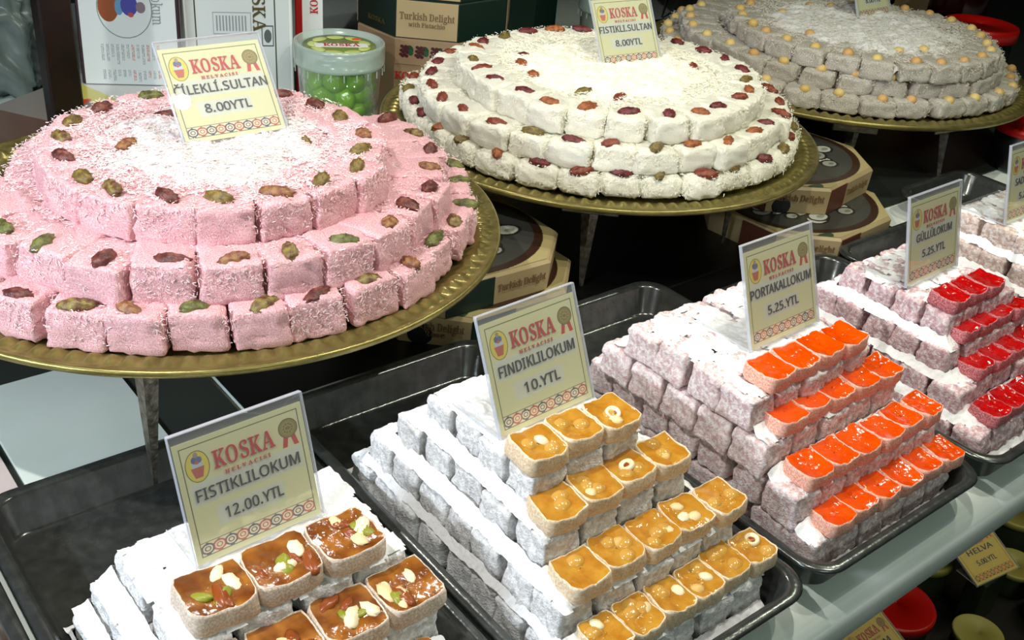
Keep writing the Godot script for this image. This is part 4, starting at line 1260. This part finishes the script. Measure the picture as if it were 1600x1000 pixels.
func make_background():
	M.tub_clear = mat(Color(0.85, 0.95, 0.85, 0.035), 0.03); M.tub_clear.transparency = BaseMaterial3D.TRANSPARENCY_ALPHA
	M.tub_lid = mat(Color(0.82, 0.90, 0.86, 0.40), 0.2); M.tub_lid.transparency = BaseMaterial3D.TRANSPARENCY_ALPHA
	M.tub_print = mat(Color(0.45, 0.50, 0.22), 0.3)
	M.tub_print_pale = mat(Color(0.75, 0.80, 0.45), 0.3)
	M.tub_dot = mat(Color(0.85, 0.35, 0.12), 0.3)
	M.green_fruit = grained(noise_img(95, 0.03, Color(0.44, 0.68, 0.06), Color(0.58, 0.80, 0.16), 128), 20.0, 0.22)
	M.counter_shaded = mat(Color(0.20, 0.22, 0.20), 0.35)  # shade on the pale counter, put into the colour
	M.paper_warm = mat(Color(0.80, 0.74, 0.72), 0.5)
	M.maroon = mat(Color(0.16, 0.07, 0.10), 0.4)
	M.wood_dark = grained(noise_img(96, 0.02, Color(0.05, 0.035, 0.025), Color(0.13, 0.08, 0.05), 128), 6.0, 0.35)
	# dark sheets colour in the shaded counter, a pale one its lit patch
	single("dark_sheet", box_mesh(Vector3(3.40, 0.012, 2.0), Vector3(0, 0.006, 0), 0.004), M.black, w(2.94, -2.11, -3.61), "glossy black sheet for dark base and shade under the middle stand", "board", "dark sheets on the counter")  # black base and the shade under the plates in one colour
	single("dark_sheet", box_mesh(Vector3(11.2, 0.010, 3.3), Vector3(0, 0.005, 0), 0.004), M.counter_shaded, w(10.26, -2.11, -4.31), "dark grey-green sheet as shade on the counter under the fawn plate stand", "board", "dark sheets on the counter")  # shade under the fawn plate laid on as colour
	single("dark_sheet", box_mesh(Vector3(5.1, 0.010, 3.3), Vector3(0, 0.005, 0), 0.004), M.counter_shaded, w(-1.33, -2.11, -4.31), "dark grey-green sheet as shade on the counter under the pink plate stand", "board", "dark sheets on the counter")  # shade under the pink plate laid on as colour
	single("dark_sheet", box_mesh(Vector3(1.63, 0.012, 0.24), Vector3(0, 0.006, 0), 0.004), M.black, w(3.82, -2.11, -2.485), "glossy black strip for dark base and shade behind the red lokum tray", "board", "dark sheets on the counter")  # same black, dark base and shade together
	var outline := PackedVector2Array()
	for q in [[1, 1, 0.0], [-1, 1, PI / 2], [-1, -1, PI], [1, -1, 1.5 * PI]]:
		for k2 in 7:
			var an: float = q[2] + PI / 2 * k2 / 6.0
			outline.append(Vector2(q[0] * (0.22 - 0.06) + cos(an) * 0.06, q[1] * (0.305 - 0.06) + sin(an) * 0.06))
	single("pale_patch", prism(outline, 0.0, 0.014, 0.004), M.counter, w(0.745, -2.10, -2.96), "pale rounded patch for the lit counter below the pink plate", "board", "pale patches at the left")  # lit patch of the counter, drawn as a thin pale slab
	single("pale_patch", prism(outline, 0.0, 0.014, 0.004), M.paper_warm, w(0.285, -2.10, -2.93), "pale pinkish patch cut by the left edge below the pink plate", "board", "pale patches at the left")  # thin pinkish slab of the same outline
	# post of the display frame
	var post := thing("frame_post", "dark brown upright post of the display frame behind the pink cubes", "post", w(1.235, -2.0995, -4.27))
	part(post, "shaft", box_mesh(Vector3(0.125, 2.9, 0.10), Vector3(0, 1.45, 0), 0.008), M.wood_dark)
	part(post, "foot", box_mesh(Vector3(0.16, 0.03, 0.135), Vector3(0, 0.015, 0), 0.006), M.black)
	# large flat carton lying behind the pink plate
	var img := Image.create(256, 256, false, Image.FORMAT_RGB8)
	for y in 256:
		for x in 256:
			var c := Color(0.48, 0.46, 0.44)
			if x < 92: c = Color(0.36, 0.28, 0.25)
			var d := x - (150 + (128 - y) * 0.22)
			if d > 0: c = Color(0.78, 0.74, 0.36)
			if d > 26: c = Color(0.80, 0.81, 0.80)
			img.set_pixel(x, y, c)
	ell(img, 150, 90, 14, 8, Color(0.75, 0.28, 0.18))
	var fm := StandardMaterial3D.new(); fm.albedo_texture = ImageTexture.create_from_image(img); fm.roughness = 0.16
	var flat := thing("flat_carton", "large glossy grey and yellow carton lying flat behind the pink cubes", "carton", w(1.55, -2.11, -5.02))
	flat.rotation.y = 0.55
	part(flat, "body", box_mesh(Vector3(1.25, 0.26, 0.85), Vector3(0, 0.13, 0), 0.008), M.paper)
	part(flat, "top_print", flat_tex(1.23, 0.83, fm), fm, Vector3(0, 0.2615, 0))
	for s in [[-1.0, 0.0, 0.85], [1.0, 0.0, 0.85]]:
		print_card(flat, "side_print", 0.80, 0.22, M.box_brown, Vector3(s[0] * 0.627, 0.13, 0), PI / 2)
	# tall white cartons
	var c0 := StandardMaterial3D.new(); c0.albedo_texture = ImageTexture.create_from_image(carton_image(0)); c0.roughness = 0.3
	var c1 := StandardMaterial3D.new(); c1.albedo_texture = ImageTexture.create_from_image(carton_image(1)); c1.roughness = 0.3
	var A := carton(Vector3(1.90, -1.846, -5.33), -0.50, 0.10, 0.50, 0.70, 0.07, M.maroon, c0, "white carton with round figure emblem and dark spines, left of the pair")
	var sc := SystemFont.new(); sc.font_names = PackedStringArray(["Droid Serif"]); sc.font_italic = true
	lettering(A, "Türk Lokum", sc, 0.050, 1.0, M.ink_grey, Vector3(0.142, 0.46, 0.006), Vector3(0, 0, -PI / 2), "script_lettering", 0.30)
	lettering(A, "KOSKA", f_sub, 0.026, 1.0, M.ink_red, Vector3(0.198, 0.50, 0.006), Vector3(0, 0, -PI / 2), "lettering", 0.09)
	lettering(A, "Gourmet", sc, 0.024, 1.0, M.ink_grey, Vector3(-0.196, 0.50, 0.006), Vector3(0, 0, -PI / 2), "script_lettering", 0.14)
	var Bc := carton(Vector3(2.43, -2.11, -5.18), -0.42, 0.07, 0.56, 1.0, 0.07, M.paper, c1, "white carton with KOSKA running down it beside the red carton")
	lettering(Bc, "KOSKA", f_sub, 0.062, 1.0, M.ink_gold, Vector3(0.105, 0.68, 0.006), Vector3(0, 0, -PI / 2), "lettering", 0.32)
	var Cc := carton(Vector3(2.86, -2.11, -5.21), -0.50, 0.05, 0.15, 1.0, 0.40, M.plastic_red, null, "red carton with white edge panel behind the green tub")
	part(Cc, "white_panel", box_mesh(Vector3(0.112, 0.98, 0.004), Vector3(0.020, 0.49, 0.003), 0.001), M.paper)
	lettering(Cc, "KOSKA", f_sub, 0.040, 1.0, M.ink_red, Vector3(0.030, 0.66, 0.008), Vector3(0, 0, PI / 2), "lettering", 0.19)
	# tub of green fruit
	tub(Vector3(2.80, -2.11, -4.78), 0.237, 0.545, "clear lidded tub full of green fruit behind the pink cubes", true)
	var fr := []
	for i in 3: fr.append(blob(0.076, 0.053, 0.053, 0.05, 1.2, 4.0 + i * 6.0, 16, 10))
	var r2 := RandomNumberGenerator.new(); r2.seed = 77
	var k := 0
	for layer in 5:
		var n: int = [7, 8, 8, 8, 8][layer]
		var rad := 0.100 + layer * 0.009
		for q in n + 2:
			var a := TAU * q / n + layer * 0.37
			var rr := rad if q < n else 0.045
			if q >= n: a = PI * (q - n) + layer
			k += 1
			var g := single("green_fruit", fr[r2.randi() % 3], M.green_fruit, w(2.80 + cos(a) * rr, -2.11 + 0.060 + layer * 0.074 + r2.randf_range(-0.008, 0.008), -4.78 + sin(a) * rr), "green oval fruit in the tub, %s of the %s layer" % [place_word(q), ["bottom", "second", "third", "fourth", "top"][layer]], "fruit", "green fruit in the clear tub")
			g.rotation = Vector3(r2.randf_range(-0.9, 0.9), r2.randf() * TAU, r2.randf_range(-0.9, 0.9))
	# octagonal sweet tins behind the tub: dark green upper one, beige lower one with grapes
	var low := thing("sweet_tin", "tall beige octagonal tin with a grape border behind the green tub", "tin", w(3.60, -2.11, -5.06), "octagonal sweet tins")
	low.rotation.y = -0.717
	var oc := octagon(0.42, 0.42, 0.246)
	part(low, "body", prism(oc, 0.0, 0.50, 0.012, 0.004), M.box_beige)
	var gimg := Image.create(256, 128, false, Image.FORMAT_RGB8)
	gimg.fill(Color(0.60, 0.50, 0.38))
	for i in 4:
		var gx := 34 + i * 64
		ell(gimg, gx + 24, 48, 18, 26, Color(0.10, 0.26, 0.14)); ell(gimg, gx + 30, 62, 12, 16, Color(0.13, 0.32, 0.18))
		for g in 12:
			ell(gimg, gx - 6 + (g % 4) * 8 - floori(g / 4.0) * 2, 30 + floori(g / 4.0) * 22 + (g % 2) * 8, 8, 9, Color(0.28, 0.08, 0.12))
	var gm := StandardMaterial3D.new(); gm.albedo_texture = ImageTexture.create_from_image(gimg); gm.roughness = 0.5
	part(low, "grape_border", card_plane(0.340, 0.13, 0.002), gm, Vector3(0, 0.355, 0.4245))
	lettering(low, "KOSKA", f_sub, 0.040, 1.0, M.ink_red, Vector3(-0.07, 0.29, 0.426), Vector3.ZERO, "lettering", 0.20)
	part(low, "red_leaf", blob(0.020, 0.055, 0.003, 0, 1, 0, 10, 6), M.box_brown, Vector3(-0.06, 0.12, 0.425)).rotation.z = 0.35
	part(low, "red_leaf", blob(0.020, 0.045, 0.003, 0, 1, 0, 10, 6), M.box_brown, Vector3(0.0, 0.15, 0.425)).rotation.z = -0.5
	var up := thing("sweet_tin", "dark green octagonal tin with cream Turkish Delight label behind the green tub", "tin", w(3.60, -1.610, -5.06), "octagonal sweet tins")
	up.rotation.y = -0.717
	part(up, "body", prism(oc, 0.0, 0.215, 0.012, 0.004), M.box_green)
	print_card(up, "cream_label", 0.335, 0.20, M.box_cream, Vector3(0, 0.105, 0.4225), 0.0)
	print_card(up, "cream_label", 0.335, 0.20, M.box_beige, Vector3(-0.4225, 0.105, 0), -PI / 2)
	print_card(up, "cream_label", 0.335, 0.20, M.box_beige, Vector3(0.4225, 0.105, 0), PI / 2)
	lettering(up, "Turkish Delight", f_sub, 0.036, 1.0, M.ink_brown, Vector3(0, 0.122, 0.427), Vector3.ZERO, "lettering", 0.30)
	lettering(up, "with Pistachio", f_sub, 0.024, 1.0, M.ink_brown, Vector3(0, 0.078, 0.427), Vector3.ZERO, "lettering", 0.20)
	lettering(up, "KOSKA", f_sub, 0.026, 1.0, M.ink_gold, Vector3(-0.296, 0.06, 0.302), Vector3(0, -PI / 4, 0), "lettering", 0.16)
	var cap := thing("sweet_tin", "yellow banded octagonal tin at the top edge above the green tin", "tin", w(3.60, -1.394, -5.06), "octagonal sweet tins")
	cap.rotation.y = -0.70
	part(cap, "body", prism(oc, 0.0, 0.215, 0.012, 0.004), M.box_green)
	print_card(cap, "cream_label", 0.335, 0.20, M.box_cream, Vector3(0, 0.105, 0.4225), 0.0)
	var side := thing("sweet_tin", "cream and green octagonal tin right of the Turkish Delight label", "tin", w(4.55, -2.0995, -5.75), "octagonal sweet tins")
	side.rotation.y = -0.35
	part(side, "body", prism(oc, 0.0, 0.9, 0.012, 0.004), M.box_green)
	print_card(side, "cream_label", 0.335, 0.34, M.box_cream, Vector3(0, 0.70, 0.4225), 0.0)
	lettering(side, "Turkish Delight", f_sub, 0.036, 1.0, M.ink_brown, Vector3(0, 0.70, 0.427), Vector3.ZERO, "lettering", 0.28)
	# empty tub, jars and cartons at the far right
	tub(Vector3(5.10, -2.0995, -5.12), 0.237, 0.51, "empty clear tub behind the white cubes", false)
	jar(Vector3(7.12, -2.0995, -3.60), 0.25, 0.50, M.black, M.plastic_red, "jar with bright red lid at the right behind the fawn cubes")
	jar(Vector3(6.12, -2.0995, -2.62), 0.20, 0.26, M.black, M.plastic_red, "low jar with red lid under the fawn plate")
	jar(Vector3(8.05, -2.0995, -4.30), 0.24, 0.75, M.jam, M.plastic_red, "tall jar of dark red preserve behind the fawn cubes")
	var cb := thing("cream_carton", "cream carton at the top right edge behind the red lid", "carton", w(8.75, -2.0995, -4.9))
	part(cb, "body", box_mesh(Vector3(0.6, 0.85, 0.4), Vector3(0, 0.425, 0), 0.01), M.box_cream)
	part(cb, "lid", box_mesh(Vector3(0.62, 0.06, 0.42), Vector3(0, 0.85, 0), 0.01), M.box_cream)
	# crumpled clear bag in the dark corner at the left
	var bag := thing("crumpled_bag", "crumpled translucent bag in the dark corner at the top left", "bag", w(1.42, -2.0995, -6.25))
	part(bag, "sack", lump_box(0.55, 0.62, 0.45, 0.14, 22, 0.09, 4.0, 8.0, 0.2), M.bag)
	part(bag, "knot", blob(0.12, 0.16, 0.1, 0.4, 2.0, 3.0, 14, 9), M.bag, Vector3(0, 0.68, 0))

func jar(at: Vector3, r: float, h: float, body: Material, lid: Material, label: String):
	var o := thing("lidded_jar", label, "jar", w(at.x, at.y, at.z), "lidded jars")
	part(o, "glass", lathe([[0.0, 0.0], [r * 0.86, 0.0], [r * 0.92, 0.02], [r * 0.92, h * 0.74], [r * 0.86, h * 0.80], [r * 0.86, h * 0.9], [0.0, h * 0.9]], 40), body)
	part(o, "lid", lathe([[r * 0.97, h * 0.82], [r * 1.0, h * 0.83], [r * 1.0, h * 0.96], [r * 0.975, h * 0.99], [r * 0.93, h], [r * 0.88, h * 0.985], [0.0, h * 0.985], [0.0, h * 0.95], [r * 0.95, h * 0.95], [r * 0.97, h * 0.82]], 48), lid)

# ------------------------------------------------------------------ the dim shelf below the counter
func make_lower_shelf():
	M.olive_label = mat(Color(0.62, 0.60, 0.32), 0.5)
	M.olive_dark = mat(Color(0.16, 0.19, 0.13), 0.35)
	var sh := single("trim_3", box_mesh(Vector3(9.0, 0.10, 3.0), Vector3.ZERO, 0.01), M.dark, w(7.0, -5.40, -2.6), "", "", "", "structure")
	sh.set_meta("label", "dark shelf below the counter")
	jar(Vector3(5.60, -5.35, -2.22), 0.265, 0.34, M.olive_dark, M.plastic_red, "jar with plain red lid on the dim shelf below the counter")
	var list := [[6.24, -2.42, 0.23, 0.34, "jar with round printed lid beside the plain red lid below the counter"], [7.35, -2.28, 0.22, 0.30, "dim jar with olive lid at the right on the lower shelf"], [6.75, -1.62, 0.20, 0.26, "dim jar with olive lid at the lower right corner"], [6.85, -2.0, 0.17, 0.22, "dim jar with olive lid between the lower price cards"], [5.95, -1.78, 0.17, 0.24, "dim jar with olive lid in front of the red lid below"]]
	for l in list:
		var q: Array = l
		jar(Vector3(q[0], -5.35, q[1]), q[2], q[3], M.olive_dark, M.olive_label, q[4])
	# print on the round lid
	var lp := single("lid_sticker", lathe([[0.0, 0.004], [0.15, 0.004], [0.152, 0.0], [0.0, 0.0]], 32), M.olive_label, w(6.24, -5.006, -2.42), "round olive sticker on the lid beside the plain red lid", "sticker")
	var tx := lettering(lp, "Koska", f_sub, 0.06, 1.0, M.ink_red, Vector3(0, 0.006, 0), Vector3(-PI / 2, 0, 0), "lettering", 0.2)
	tx.rotation = Vector3(-PI / 2, 0.9, 0)
	sign_at(Vector3(5.10, -5.06, -1.84), 66.0, 0.0, "LOKUM", "5.00.YTL", "yellow price card beside the plain red lid below the counter", 0.14, 0.2, 1.3, true)
	sign_at(Vector3(6.36, -4.95, -1.92), 66.0, -0.15, "HELVA", "5.00.YTL", "yellow price card over the printed lid below the counter", 0.14, 0.2, 1.3, true)
	sign_at(Vector3(4.80, -5.06, -1.45), 66.0, 0.0, "LOKUM", "5.00.YTL", "yellow price card cut by the bottom edge below the counter", 0.14, 0.2, 1.3, true)
	sign_at(Vector3(7.15, -5.35, -2.60), 25.0, 1.2, "HELVA", "5.00.YTL", "price card seen edge-on at the back of the lower shelf", 0.2, 0.2, 1.3, true)
	var blocks := [[5.10, -1.91, 0.29, "beside the plain red lid"], [6.36, -1.96, 0.395, "over the printed lid"], [4.80, -1.52, 0.29, "at the bottom edge"]]
	for b in blocks:
		single("dark_packet", box_mesh(Vector3(0.30, b[2], 0.14), Vector3(0, b[2] * 0.5, 0), 0.01), M.olive_dark, w(b[0], -5.35, b[1] - 0.03), "dark packet under the yellow price card %s" % b[3], "packet", "dark packets under the lower price cards")
